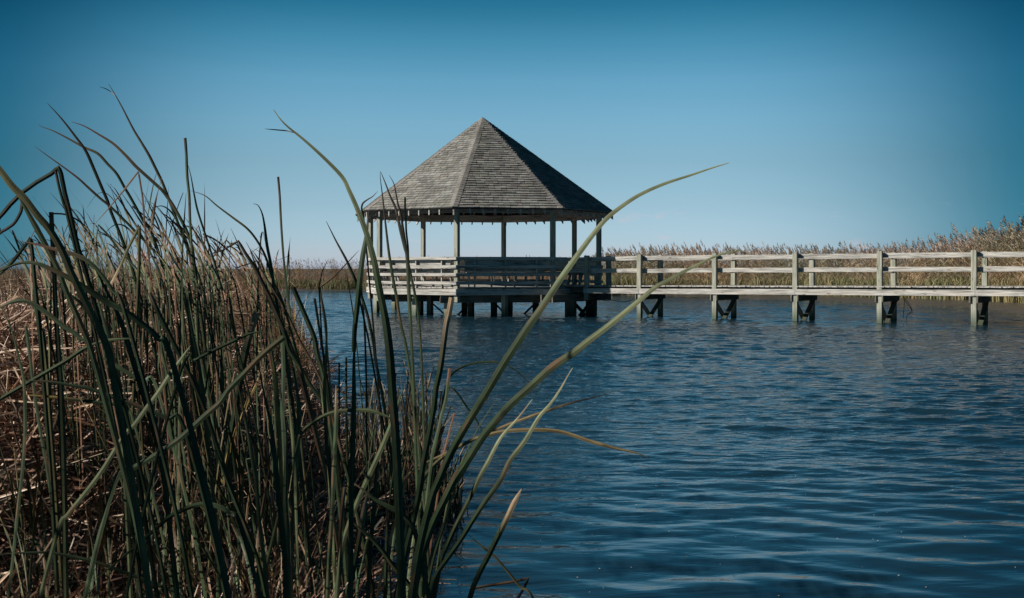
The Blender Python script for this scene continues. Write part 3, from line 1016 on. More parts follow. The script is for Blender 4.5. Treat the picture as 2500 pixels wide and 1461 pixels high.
plant('fine pale reed arching over in the middle of the pond view', 4.0, [
    ([(1313, 957), (1295, 937), (1257, 904), (1220, 886), (1177, 885), (1134, 894), (1100, 918), (1085, 960), (1075, 1030)], 5, 'gG', dict(taper=0.5)),
    ([(1183, 1065), (1161, 1022), (1140, 995), (1118, 963), (1097, 947), (1083, 990), (1075, 1050)], 5, 'gG', dict(taper=0.3))])
plant('small tan reed folded at a peak beside the thick torn blade', 4.2, [
    ([(1078, 1048), (1094, 1028), (1110, 1008), (1097, 1055), (1084, 1105), (1075, 1160)], 5, 'rt', dict(sharp=True))])
plant('hair thin green reed rising right behind the two huge blades', 3.8, [
    ([(1214, 974), (1186, 1016), (1165, 1051), (1151, 1079), (1126, 1132), (1104, 1190), (1090, 1240), (1075, 1330)], 4, 'GG')])
plant('smooth pale leaf arching level in front of the reed clump', 3.4, [
    ([(965, 1032), (950, 1020), (937, 1014), (905, 1003), (867, 1002), (830, 1004), (795, 1014), (760, 1035), (735, 1060), (720, 1110)], 9, 'GG', dict(taper=0.25))])
plant('round stem slanting up right from the bottom to a sharp tip', 3.3, [
    ([(984, 950), (958, 1027), (944, 1065), (920, 1121), (892, 1181), (871, 1230), (850, 1286), (835, 1340), (822, 1461)], 12, 'Gg', dict(taper=0.25))])
plant('green leaf drooping left with a brown tip near the bottom centre', 3.1, [
    ([(855, 1175), (885, 1195), (920, 1223), (955, 1240), (983, 1258), (1004, 1282), (1018, 1317), (1028, 1370), (1042, 1433), (1048, 1461)], 12, 'gb', dict(taper=0.45)),
    ([(853, 1268), (881, 1293), (909, 1317), (934, 1345), (958, 1380), (983, 1408), (1007, 1440), (1025, 1480)], 11, 'gG', dict(taper=0.4))])
plant('cattail with a tan pointed leaf upright at the bottom centre', 3.4, [
    ([(899, 1196), (888, 1247), (880, 1300), (871, 1352), (860, 1405), (850, 1461)], 13, 'gt', dict(tipf=0.35, taper=0.3)),
    ([(925, 1080), (920, 1146), (916, 1195), (913, 1247), (906, 1317), (902, 1387), (899, 1461)], 11, 'gg')])
plant('reddish cut stem standing upright near the bottom centre', 3.5, [
    ([(841, 1190), (834, 1252), (829, 1334), (825, 1417), (822, 1480)], 9, 'rt', dict(cut=True, tipf=0.15)),
    ([(820, 940), (821, 1014), (819, 1070), (815, 1142), (812, 1225), (806, 1330)], 11, 'gt', dict(tipf=0.15, taper=0.2))])
plant('two thin cattail stubs in the bright water gap', 5.0, [
    ([(828, 885), (828, 940), (828, 1000), (828, 1080)], 4.5, 'gk', dict(cut=True)),
    ([(845, 873), (845, 950), (846, 1027), (848, 1100)], 6, 'gg', dict(cut=True)),
    ([(877, 640), (884, 720), (890, 800), (893, 880), (895, 960), (895, 1050)], 5, 'gg')])
plant('fallen tan stalk lying across the dark bottom left corner', 3.6, [
    ([(140, 1301), (102, 1359), (63, 1414), (32, 1458), (10, 1500)], 8, 'tt', dict(cut=True))])
plant('cattail with narrow blades spreading at the bottom centre', 3.5, [
    ([(1060, 1120), (1050, 1190), (1040, 1260), (1030, 1330), (1022, 1461)], 8, 'gg'),
    ([(1110, 1190), (1085, 1280), (1060, 1360), (1040, 1461)], 7, 'GG'),
    ([(1095, 1250), (1070, 1310), (1050, 1370), (1035, 1461)], 6, 'GG'),
    ([(960, 1150), (950, 1240), (945, 1320), (940, 1461)], 9, 'gg'),
    ([(1000, 1230), (990, 1310), (982, 1390), (975, 1461)], 9, 'Gg')])

# ------------------------------------------------------------------ template plants
def arr_of(mb):
    return np.array(mb.v, 'f'), np.array(mb.f, 'i'), np.array(mb.c, 'f')


def cattail_variant(kindc):
    """one shoot, 1 m tall before scaling; leaves lean toward -x"""
    mb = MB()
    n = random.randint(5, 8)
    for k in range(n):
        az = R_(0, 6.28)
        h = R_(0.6, 1.0)
        out = R_(0.03, 0.16) if random.random() < 0.55 else R_(0.2, 0.5)
        dr = Vector((math.cos(az), math.sin(az), 0)) * out + Vector((-R_(0.02, 0.42), R_(-.06, .06), 0))
        c0 = PAL[random.choice({'g': 'ggGgo', 'b': 'brtbo', 'm': 'goybb'}[kindc])]
        tc = PAL[random.choice('brkt')]
        w = R_(0.005, 0.009)
        pts, ws, cs = [], [], []
        broken = random.random() < (0.5 if kindc == 'b' else 0.22)
        bt = R_(0.5, 0.85)
        q = Vector((R_(-.03, .03), R_(-.03, .03), 0))
        m = 9
        cut = random.random() < 0.3
        bd_ = Vector((R_(-1, .5), R_(-.5, .5), R_(-.6, .3))).normalized()
        for j in range(m + 1):
            t = j / m
            if broken and t > bt:
                kk = pts[-1] + bd_ * (h / m)
            else:
                kk = q + dr * (t ** 2.1) + Vector((0, 0, h * (t - 0.12 * out * t ** 3)))
            pts.append(kk)
            ws.append(w * (1 if cut else min(1, 0.12 + (1 - t) * 2.2)))
            f = max(0, (t - 0.6) / 0.4) * R_(0.6, 1)
            cs.append(mixc(c0, tc, f))
        th = R_(0, 3.14)
        ribbon(mb, pts, ws, cs, Vector((math.sin(th), -math.cos(th), 0)), thick=0.35, two=True)
    return mb


def reed_variant(plume=True, tuft=False):
    mb = MB()
    if tuft:                                    # low leafy growth at the foot of the reeds
        for k in range(9):
            az = R_(0, 6.28)
            d = Vector((math.cos(az), math.sin(az), 0)) * R_(0.05, 0.35)
            b = Vector((R_(-.25, .25), R_(-.25, .25), 0))
            c = mixc((0.13, 0.14, 0.075), (0.38, 0.32, 0.22), random.random() ** 0.9)
            pts = [b + d * (t * t) + Vector((0, 0, R_(.9, 1.05) * t - 0.25 * t ** 3)) for t in (0, .35, .7, 1)]
            ribbon(mb, pts, [0.022, 0.026, 0.02, 0.004], [c] * 4, Vector((math.sin(az), -math.cos(az), 0)), two=True)
        return mb
    lean = -R_(0.02, 0.16)
    st = [Vector((lean * t * t, R_(-.01, .01), t)) for t in (0, 0.35, 0.7, 1.0)]
    sc_ = mixc((0.34, 0.28, 0.19), (0.52, 0.44, 0.32), random.random())
    ribbon(mb, st, [0.006, 0.005, 0.004, 0.003], [sc_] * 4, Vector((0.3, -1, 0)), two=True)
    for k in range(7):
        t = R_(0.15, 0.85)
        b = Vector((lean * t * t, 0, t))
        az = random.choice((R_(2.2, 4.0), R_(-.9, .9), R_(0, 6.28)))
        d = Vector((math.cos(az), math.sin(az) * .6, 0)) * R_(0.07, 0.15)
        c = mixc((0.16, 0.16, 0.09), (0.44, 0.36, 0.25), random.random() ** 0.5)
        pts = [b, b + d * 0.5 + Vector((0, 0, 0.07)), b + d + Vector((0, 0, R_(0.03, 0.10)))]
        ribbon(mb, pts, [0.007, 0.009, 0.002], [c] * 3, Vector((R_(-1, 1), -1, 0)), two=True)
    if plume:
        top = st[-1]
        ax = Vector((-R_(0.25, 0.6), R_(-.1, .1), 1)).normalized()
        L_ = R_(0.10, 0.16)
        pc = mixc((0.20, 0.155, 0.125), (0.44, 0.37, 0.305), random.random())
        for k in range(11):
            t = k / 10
            b = top - Vector((0, 0, 0.01)) + ax * (L_ * t)
            ln = L_ * 0.42 * (1.1 - t)
            az = random.random() * 6.28
            d = (ax * 0.75 + Vector((math.cos(az) * 0.5 - 0.35, math.sin(az) * 0.5, -0.05))) * ln
            ribbon(mb, [b, b + d * 0.5, b + d], [0.005, 0.010, 0.002], [pc] * 3, Vector((R_(-1, 1), -1, 0)), two=True)
    return mb


def mesh_from(mb, name, mat):
    o = mb.build(name, mat)
    me = o.data
    bpy.data.objects.remove(o)
    return me


def merged(name, variants, inst, mat):
    """one mesh from many placed templates: inst = (variant, x, y, z, rot, width scale, height)"""
    arrs = [arr_of(m) for m in variants]
    Vs, Fs, Cs = [], [], []
    off = 0
    for (k, x, y, z, r, s, h, cm) in inst:
        V, Fq, Cc = arrs[k]
        cr, sr = math.cos(r), math.sin(r)
        W = np.empty_like(V)
        W[:, 0] = (V[:, 0] * cr - V[:, 1] * sr) * s + x
        W[:, 1] = (V[:, 0] * sr + V[:, 1] * cr) * s + y
        W[:, 2] = V[:, 2] * h + z
        Vs.append(W)
        Fs.append(Fq + off)
        Cs.append(Cc * np.array(cm, 'f'))
        off += len(V)
    V, Fq, Cc = np.concatenate(Vs), np.concatenate(Fs), np.concatenate(Cs)
    me = bpy.data.meshes.new(name)
    me.vertices.add(len(V))
    me.vertices.foreach_set('co', V.ravel())
    me.loops.add(Fq.size)
    me.loops.foreach_set('vertex_index', Fq.ravel())
    me.polygons.add(len(Fq))
    me.polygons.foreach_set('loop_start', np.arange(0, Fq.size, 4, dtype='i'))
    me.polygons.foreach_set('loop_total', np.full(len(Fq), 4, 'i'))
    ca = me.attributes.new('Col', 'FLOAT_COLOR', 'POINT')
    A = np.ones((len(V), 4), 'f')
    A[:, :3] = Cc
    ca.data.foreach_set('color', A.ravel())
    me.materials.append(mat)
    me.update(calc_edges=True)
    me.validate()
    o = bpy.data.objects.new(name, me)
    COL.objects.link(o)
    return o


def lerp(x, tab):
    if x <= tab[0][0]:
        return tab[0][1]
    for (a_, b_) in zip(tab[:-1], tab[1:]):
        if x <= b_[0]:
            return a_[1] + (b_[1] - a_[1]) * (x - a_[0]) / (b_[0] - a_[0])
    return tab[-1][1]


def xat0(px, Y):
    return (px - 1250) / F_ * Y


# ------------------------------------------------------------------ left reed bed
EDGE = [(0, -0.75), (5.2, -0.92), (7.7, -1.25), (11, -1.9), (17.2, -3.2), (30, -5.9), (50, -10.3), (80, -17)]


def edge(Y):
    return lerp(Y, EDGE)


ENV = [(-400, 560), (0, 540), (120, 500), (240, 440), (350, 420), (450, 450), (560, 540), (640, 610), (700, 680), (760, 780), (820, 900)]
cv = [cattail_variant(k) for k in 'ggggmmmmbb']
cme = [mesh_from(m, 'cattail', M['leaf']) for m in cv]
cnt = 0
tries = 0
while cnt < 180 and tries < 20000:
    tries += 1
    Y = R_(3.6, 15) if random.random() < 0.75 else R_(15, 24)
    px = R_(-60, 760)
    X = (px - 1250) / F_ * Y
    if X > edge(Y) + 0.15:
        continue
    if Y < 6.5 and random.random() < 0.45:
        continue
    yt = lerp(px, ENV)
    hmax = CH + (HZ - yt) / F_ * Y
    h = min(hmax, 2.5) * R_(0.62, 1.0)
    if h < 0.5:
        continue
    k = random.randrange(len(cme))
    o = bpy.data.objects.new('cattail', cme[k])
    o.location = (X, Y, -0.05)
    o.rotation_euler = (R_(-.05, .05), R_(-0.10, 0.02), R_(-0.7, 0.7))
    o.scale = (R_(0.9, 1.4), R_(0.9, 1.4), h)
    COL.objects.link(o)
    tag(o, ('one of the green cattails crowding the left bank behind the tall front blades' if k < 4 else
            'one of the half dry green and brown cattails crowding the left bank' if k < 8 else
            'one of the dead brown cattails with snapped leaves on the left bank'), 'cattail',
        'green cattails of the left bank' if k < 4 else 'half dry cattails of the left bank' if k < 8 else 'dead cattails of the left bank')
    cnt += 1
binst = []  # unseen cattails left of view, added thick and tall to shade the bank
while len(binst) < 5200:
    Y = R_(-1.5, 7.5) if random.random() < 0.65 else R_(7.5, 16)
    X = -R_(1.2, 10)
    if X > -0.47 * max(Y, 0) - 1.25:
        continue
    g = R_(0.8, 1.1)
    s_ = R_(1.8, 2.8)
    binst.append((random.randrange(len(cv)), X, Y, -0.02, R_(-0.7, 0.7), s_, R_(1.7, 2.4) if Y < 7.5 else R_(0.9, 1.2), (g, g, g)))
finst = []
while len(finst) < 2300:
    Y = 13 + 38 * random.random() ** 1.2
    px = R_(-300, 760)
    X = xat0(px, Y)
    if X > edge(Y) + R_(-0.1, 0.25):
        continue
    g = R_(0.75, 1.2)
    hh = R_(0.9, 1.62) if Y < 20 else R_(1.2, 1.75)
    finst.append((random.choice((0, 2, 4, 5, 6, 7, 8, 9, 8, 9, 8, 9)), X, Y, -0.02, R_(-0.9, 0.7), R_(1.1, 2.0), hh, (1.15 * g, g, 0.9 * g)))


def stems(mb, leaves, d):
    """leaves traced from the tip down, all on one plant"""
    for (pts, w, c0, c1, cut) in leaves:
        p = smooth([(float(x), float(y)) for x, y in pts], 4)
        (x1, y1), (x0, y0) = p[-1], p[-2]
        k_ = max(-0.25, min(0.25, (x1 - x0) / max(1, y1 - y0)))
        yb = HZ + (CH + 0.05) * F_ / d
        if yb > y1 + 5:
            p += [(x1 + k_ * (yb - y1) * j * (1 - 0.4 * j), y1 + (yb - y1) * j) for j in (0.5, 1.0)]
        n = len(p)
        P3 = [at(x, y, d + 0.25 * math.sin(i * 0.15)) for i, (x, y) in enumerate(p)]
        W = [w * d / F_ * (1 if cut else min(1, 0.1 + (i / n) * 3.2)) for i in range(n)]
        C_ = [mixc(PAL[c1], PAL[c0], (i / n - 0.08) * (2.2 if not cut else 8)) for i in range(n)]
        th = R_(-0.45, 0.7)
        ribbon(mb, P3, W, C_, Vector((math.sin(th), -math.cos(th), 0.1)), thick=0.09, twist=R_(-0.8, 0.8))


for k in range(112):                              # thin blades slanting up and left over the thicket
    d = R_(4.2, 8.5)
    xb = R_(60, 700)
    yb = R_(690, 760)
    lv = []
    for j in range(random.randint(1, 3)):
        low = lerp(xb - 110, [(-100, 560), (60, 500), (200, 400), (330, 400), (450, 480), (600, 600)])
        top = low + (635 - low) * random.random() ** 0.8
        hgt = yb - top
        u_ = random.random()
        bow = hgt * (R_(0.2, 0.75) if u_ < 0.72 else R_(-0.22, 0.12))
        x0 = xb + R_(-25, 25)
        pw = R_(1.05, 1.9)
        drp = R_(0, 0.06) if random.random() < 0.7 else R_(0.15, 0.55)
        sharp_ = random.random() < 0.14
        pts = []
        for q in range(9):
            t = 1 - q / 8
            pts.append((x0 - bow * t ** pw, yb - hgt * (t - drp * t ** 4) / (1 - drp * 0.6)))
        if sharp_:                               # snapped over
            ax_, ay_ = pts[2]
            sg = -1 if random.random() < 0.7 else 1
            pts = [(ax_ + sg * R_(25, 70), ay_ + R_(10, 90)), (ax_ + sg * 3, ay_ + 4)] + pts[2:]
        lv.append((pts, R_(2.0, 5.2), random.choice('gggobrg'), random.choice('brbkt'), random.random() < 0.15))
    mb = MB()
    stems(mb, lv, d)
    o = mb.build('slanting_cattail', M['leaf'])
    tag(o, 'one of the thin cattails slanting up left against the sky over the left thicket', 'cattail', 'thin cattails slanting left over the thicket')
for k in range(64):                              # stems rising from the bottom edge in front of the clump
    d = R_(3.3, 4.9)
    xb = R_(380, 1060) if k % 2 else R_(0, 500)
    yb = 1461
    top = lerp(xb, [(0, 1000), (400, 900), (650, 900), (800, 980), (950, 930), (1060, 1080)]) + R_(-60, 300)
    lv = []
    for j in range(random.randint(1, 3)):
        hgt = (yb - top) * R_(0.6, 1.0)
        sl = R_(-0.5, 0.22) if xb < 800 else R_(-0.1, 0.3)
        pts = [(xb + R_(-1, 1) + sl * hgt * (t ** 1.5) + R_(-2, 2), yb - hgt * t) for t in (1, .8, .6, .4, .2, 0)]
        lv.append((pts, R_(3, 8.5), random.choice('gggGDob'), random.choice('gkbtr'), random.random() < 0.35))
    mb = MB()
    stems(mb, lv, d)
    o = mb.build('upright_cattail', M['leaf'])
    tag(o, 'one of the straight green cattail stems rising from the bottom edge', 'cattail', 'straight stems along the bottom edge')
# clump standing in the water, centre
CENV = [(850, 900), (900, 880), (960, 860), (1000, 820), (1035, 860), (1070, 980), (1110, 1100)]
sv = []
for k in range(6):
    mb = MB()
    for j in range(random.randint(3, 5)):
        b = Vector((R_(-.06, .06), R_(-.06, .06), 0))
        d = Vector((R_(-.14, .14), R_(-.1, .1), 0))
        h = R_(0.55, 1.0)
        pts = [b + d * (t * t) + Vector((0, 0, h * t)) for t in (0, .25, .5, .75, 1)]
        c0 = PAL[random.choice('gkbgDr')]
        w = R_(0.006, 0.012)
        cut = random.random() < 0.7
        ribbon(mb, pts, [w, w, w, w * .9, w * (.8 if cut else .15)], [c0] * 4 + [PAL[random.choice('kbt')]], Vector((R_(-1, 1), -1, 0)), thick=.5, two=True)
    for j in range(3):
        b = Vector((R_(-.1, .1), R_(-.1, .1), R_(.1, .35)))
        d = Vector((R_(-.35, .35), R_(-.2, .2), R_(-.2, .1)))
        ribbon(mb, [b, b + d * .5, b + d], [.008, .009, .006], [PAL[random.choice('kbr')]] * 3, Vector((0, -.5, 1)), two=True)
    sv.append(mesh_from(mb, 'reed_stem_tuft', M['leaf']))
for k in range(110):
    px = R_(850, 1105)
    Y = R_(6.6, 9.6) if px < 1060 else R_(6.6, 7.6)
    yt = lerp(px, CENV)
    h = (CH + (HZ - yt) / F_ * Y) * R_(0.55, 1.0)
    if h < 0.15:
        continue
    o = bpy.data.objects.new('reed_tuft', random.choice(sv))
    o.location = at(px, HZ, Y).xy.to_3d()
    o.location.z = -0.05
    o.rotation_euler = (0, 0, R_(0, 6.28))
    o.scale = (1, 1, max(h, 0.25))
    COL.objects.link(o)
    tag(o, 'one of the dark thin stemmed reed tufts in the clump standing in the water', 'reed tuft', 'reed tufts of the centre clump')

# thatch of fallen dry leaves
tm = MB()


def thatch_top(X, Y):
    d = edge(Y) - X
    t = 1.15 + 0.16 * math.sin(X * 2.1 + Y * 1.3) + 0.12 * math.sin(X * 0.9 - Y * 0.8 + 2)
    return t * max(0.14, min(1, d / 1.3)) * (0.45 + 0.52 * max(0, min(1, (Y - 4.0) / 2.6)))


nt_ = 0
while nt_ < 46000:
    Y = 3.4 + 22 * random.random() ** 1.7
    px = R_(-260, 830)
    X = (px - 1250) / F_ * Y + (R_(-1.5, 0) if random.random() < 0.15 else 0)
    if X > edge(Y) + R_(-.05, .35):
        continue
    top = thatch_top(X, Y)
    z = top * (random.random() ** 0.55)
    L_ = R_(0.15, 0.6)
    az = R_(0, 6.28)
    el = random.choice((R_(-.3, .5), R_(.2, 1.2), R_(-.2, .2)))
    d = Vector((math.cos(az) * math.cos(el), math.sin(az) * math.cos(el), math.sin(el)))
    p0 = Vector((X, Y, max(0.02, z - L_ * 0.4 * math.sin(el))))
    w = R_(0.005, 0.0135)
    if z < top * 0.55 and random.random() < 0.4:
        continue
    c = mixc((0.25, 0.125, 0.075), (0.70, 0.55, 0.40), random.random() ** 2.0)
    if random.random() < 0.25:
        c = (0.16, 0.09, 0.06)
    s_ = R_(0.75, 1.15)
    c = tuple(x * s_ for x in c)
    pts = [p0, p0 + d * L_ * 0.5 + Vector((0, 0, R_(0, .04))), p0 + d * L_]
    ribbon(tm, pts, [w, w * R_(.9, 1.1), w * R_(.3, .9)], [c] * 3, Vector((R_(-1, 1), R_(-1, 1), R_(-.5, 1))), two=True)
    nt_ += 1
kind(tag(tm.build('dry_reed_thatch', M['dry']), 'thick tangled thatch of fallen dry brown cattail leaves on the left bank', 'dry thatch'), 'stuff')

kind(tag(merged('dry_cattail_bed', cv, finst, M['dry']), 'thick stand of dry cattails filling the back of the left bank', 'cattail bed'), 'stuff')
kind(tag(merged('added_shade_cattails', cv, binst, M['leaf']), 'unseen cattails added left of view to shade the near bank', 'cattail bed'), 'stuff')
# ------------------------------------------------------------------ far reeds
SHORE = [(-600, 702), (640, 710.5), (900, 713), (1490, 721), (1950, 733), (2150, 742), (2380, 752), (2500, 766), (2700, 790), (3000, 830)]
RBASE = [(-600, 698), (640, 703.5), (900, 706), (1490, 716), (1950, 719), (2150, 725), (2380, 732), (2500, 739), (2700, 750), (3000, 770)]
RTOP = [(-600, 640), (640, 630), (880, 629), (1250, 627), (1450, 620), (1500, 612), (1600, 603), (1950, 605), (2150, 602), (2250, 595), (2330, 580), (2400, 565), (2500, 543), (2700, 505), (3000, 450)]


def ydep(py, z=0.0):
    return (CH - z) * F_ / (py - HZ)


def xat(px, Y):
    return (px - 1250) / F_ * Y


rv = [reed_variant(True) for _ in range(8)] + [reed_variant(False) for _ in range(4)] + [reed_variant(tuft=True) for _ in range(4)]
inst = []
for n_i in range(8200):
    px = R_(1440, 2900) if random.random() < 0.62 else R_(-300, 1440)
    Y0 = ydep(lerp(px, RBASE), 0.12)
    dd = (random.random() ** 1.4) * 9
    Y = Y0 + 0.3 + dd
    right = px > 1440
    h = (CH + (HZ - lerp(px, RTOP)) / F_ * Y0 - 0.12) * R_(0.74, 0.98 if random.random() < .8 else 1.06)
    h /= 1.08
    k = random.randrange(8) if (right or random.random() < .4) else random.randrange(8, 12)
    g = R_(0.8, 1.25)
    cm = (1.05 * g, 1.0 * g, 0.98 * g) if right else (0.85 * g, 0.62 * g, 0.52 * g)
    w = 1.0 if right else 0.8
    inst.append((k, xat(px, Y), Y, 0.1, R_(-.5, .5), h * 1.05 * w, h, cm))
for n_i in range(4200):
    px = R_(1440, 2900) if random.random() < 0.55 else R_(-300, 1440)
    Y0 = ydep(lerp(px, RBASE), 0.12)
    Y = Y0 + random.random() ** 1.5 * 5 - 0.1
    right = px > 1440
    h = R_(0.7, 1.55) if right else R_(0.5, 1.1)
    g = random.random()
    cm = mixc((1.05, 0.95, 0.85), (0.62, 0.78, 0.58), g if (px > 2050 or not right) else g * 0.4)
    if not right:
        cm = tuple(0.72 * v for v in cm)
    inst.append((random.randrange(12, 16), xat(px, Y), Y, 0.05, R_(0, 6.28), R_(.9, 1.4), h, cm))
kind(tag(merged('far_reed_bed', rv, inst, M['reed']), 'dense bank of brown and green reeds beyond the pond', 'reed bed'), 'stuff')
# single plumed reeds along the near face of the right bank
pme = [mesh_from(m, 'plumed_reed', M['reed']) for m in rv[:8]]
for k in range(290):
    px = 1480 + 1060 * (k + R_(0, 1)) / 290
    Y0 = ydep(lerp(px, RBASE), 0.12)
    Y = Y0 + R_(0, 2.2)
    h = (CH + (HZ - lerp(px, RTOP)) / F_ * Y0 - 0.1) * R_(0.88, 1.07) / 1.06
    if random.random() < 0.1:
        h *= 1.05
    o = bpy.data.objects.new('plumed_reed', random.choice(pme))
    o.location = (xat(px, Y), Y, 0.1)
    o.rotation_euler = (0, R_(-.08, .03), R_(-.5, .5))
    o.scale = (h * 1.1, h * 1.1, h)
    COL.objects.link(o)
    tag(o, 'one of the tall feathery plumed reeds fronting the bank behind the boardwalk', 'reed', 'plumed reeds behind the boardwalk')

# ------------------------------------------------------------------ ground and water
def sheet(name, rows, mat, smooth_=True):
    vs, fs = [], []
    m = len(rows[0])
    for r in rows:
        vs += r
    for j in range(len(rows) - 1):
        for i in range(m - 1):
            a_ = j * m + i
            fs.append((a_, a_ + 1, a_ + m + 1, a_ + m))
    mb = MB()
    mb.add(vs, fs, None, None)
    return kind(mb.build(name, mat, None, smooth_), 'structure')


pxs = [-2600, -1500, -900] + list(range(-600, 3001, 60)) + [3300, 3800, 4600]
r0, r1, r2, r3 = [], [], [], []
for px in pxs:
    ysh = lerp(px, SHORE) + 1.2 * math.sin(px * 0.021) + 0.7 * math.sin(px * 0.057)
    Ya, Yb = ydep(ysh), ydep(lerp(px, RBASE), 0.1)
    r0.append((xat(px, Ya - 4), Ya - 4, -0.30))
    r1.append((xat(px, Ya), Ya, 0.003))
    Ym = (Ya + Yb) / 2
    r2.append((xat(px, Ym), Ym, 0.055))
    r3.append((xat(px, Yb), Yb, 0.10))
r4 = [(xat(px, 110), 110, 0.12) for px in pxs]
r5 = [(xat(px, 4000), 4000, 0.12) for px in pxs]
sheet('mud_flat', [r0, r1, r2, r3], M['mud'])
sheet('marsh_ground', [[(x, y, z + 0.0) for x, y, z in r3], r4, r5], M['soil'])
ys = [-6, 0, 2, 4, 5.2, 6.5, 7.7, 9, 11, 14, 17.2, 22, 30, 40, 50, 60, 72]
rows = []
for y in ys:
    e_ = edge(y)
    rows.append([(e_ + 0.5, y, -0.25), (e_ + 0.15, y, -0.02), (e_ - 0.2, y, 0.05), (e_ - 0.8, y, 0.12), (e_ - 3, y, 0.14), (e_ - 10, y, 0.14), (e_ - 60, y, 0.14)])
sheet('marsh_bank', rows, M['soil'])
def build_water():
    """wind-ruffled pond: real waves (a spectrum of crests) near and middle, flat beyond"""
    rows_, y = [4.3], 4.3
    while y < 78:
        y *= 1.0021
        rows_.append(y)
    yy = np.array(rows_)
    nc = 640
    px = np.linspace(-0.56, 0.66, nc)
    X = np.outer(yy, px)
    Y = np.repeat(yy[:, None], nc, 1)
    Z = np.zeros_like(X)
    r = np.random.RandomState(11)
    nw = 64
    lam = 0.13 * (1.7 / 0.13) ** (np.arange(nw) / (nw - 1.0))
    shel = np.clip((Y - 5.5) / 9.0, 0, 1)
    shel = shel * shel * (3 - 2 * shel)
    gust = 0.8 + 0.4 * np.sin(X * 0.33 + 1.3 * np.sin(Y * 0.21)) * np.sin(Y * 0.27 + 0.8 * np.sin(X * 0.3 + 2))
    dy = Y * 0.0021
    for k in range(nw):
        th = math.radians(r.normal(0, 24) - 4)
        kk = 2 * math.pi / lam[k]
        ph = r.uniform(0, 6.28)
        wx, wy = 0.35 * np.sin(X * 0.9 + r.uniform(0, 6)), 0.35 * np.sin(Y * 0.7 + r.uniform(0, 6))
        st = 0.037 if lam[k] < 0.5 else 0.024 if lam[k] < 0.9 else 0.012
        amp = st / kk
        short = np.clip((lam[k] / (3.2 * dy) - 1), 0, 1)
        near = (0.16 + 0.84 * shel) if lam[k] < 0.3 else (0.34 + 0.66 * shel)
        Z += amp * short * near * gust * np.sin(kk * (X * math.sin(th) + Y * math.cos(th)) + ph + wx * lam[k] * 6 + wy * lam[k] * 6)
    # calm and flat at the rim of the modelled patch
    edge_ = np.minimum(np.clip((np.abs(px - 0.05) - 0.61) / -0.03, 0, 1)[None, :], np.minimum(np.clip((78 - Y) / 10, 0, 1), np.clip((Y - 4.3) / 0.3, 0, 1)))
    Z *= edge_
    V = np.stack([X, Y, Z], -1).reshape(-1, 3).astype('f')
    nr = len(yy)
    idx = np.arange(nr * nc).reshape(nr, nc)
    F = np.stack([idx[:-1, :-1], idx[:-1, 1:], idx[1:, 1:], idx[1:, :-1]], -1).reshape(-1, 4)
    rip = (0.10 + 0.9 * shel).ravel()
    # surrounding flat water, sharing the patch's corners
    a0, a1 = (px[0] * yy[0], yy[0]), (px[-1] * yy[0], yy[0])
    b0, b1 = (px[0] * yy[-1], yy[-1]), (px[-1] * yy[-1], yy[-1])
    B = 4000.0
    ring = [a0, a1, b1, b0, (-B, -200), (B, -200), (B, 4500), (-B, 4500)]
    o = len(V)
    V = np.concatenate([V, np.array([(x, y_, 0) for x, y_ in ring], 'f')])
    F = np.concatenate([F, np.array([(o + 4, o + 5, o + 1, o), (o + 5, o + 6, o + 2, o + 1), (o + 6, o + 7, o + 3, o + 2), (o + 7, o + 4, o, o + 3)])]).astype('i')
    rip = np.concatenate([rip, np.full(8, 1.0)]).astype('f')
    me = bpy.data.meshes.new('water')
    me.vertices.add(len(V))
    me.vertices.foreach_set('co', V.ravel())
    me.loops.add(F.size)
    me.loops.foreach_set('vertex_index', F.ravel())
    me.polygons.add(len(F))
    me.polygons.foreach_set('loop_start', np.arange(0, F.size, 4, dtype='i'))
    me.polygons.foreach_set('loop_total', np.full(len(F), 4, 'i'))
    me.polygons.foreach_set('use_smooth', np.ones(len(F), bool))
    at2 = me.attributes.new('ripple', 'FLOAT', 'POINT')
    at2.data.foreach_set('value', rip)
    me.materials.append(M['water'])
    me.update(calc_edges=True)
    o = bpy.data.objects.new('water', me)
    COL.objects.link(o)
    kind(o, 'structure')


build_water()
mb = MB()
mb.add([(-4000, -200, -1.2), (4000, -200, -1.2), (4000, 4500, -1.2), (-4000, 4500, -1.2)], [(0, 1, 2, 3)], None, None)
kind(mb.build('pond_bed', M['mud']), 'structure')
# floating seed fluff
mb = MB()
for k in range(260):
    Y = R_(4.8, 12)
    X = R_(-0.2, 0.5) * Y + 0.2
    if X < edge(Y) + 1:
        continue
    r = R_(0.0015, 0.004)
    a0 = R_(0, 3)
    for q in range(2):
        pts = [(X + math.cos(a0 + q + t) * r * (1 + q * .6), Y + math.sin(a0 + q + t) * r * 1.5, 0.004 + 0.002 * q) for t in (0, 1.57, 3.14, 4.71)]
        mb.add(pts, [(0, 1, 2, 3)], None, None)
kind(tag(mb.build('floating_seed_fluff', M['seed']), 'tiny pale specks of seed fluff floating on the near water', 'seed fluff'), 'stuff')

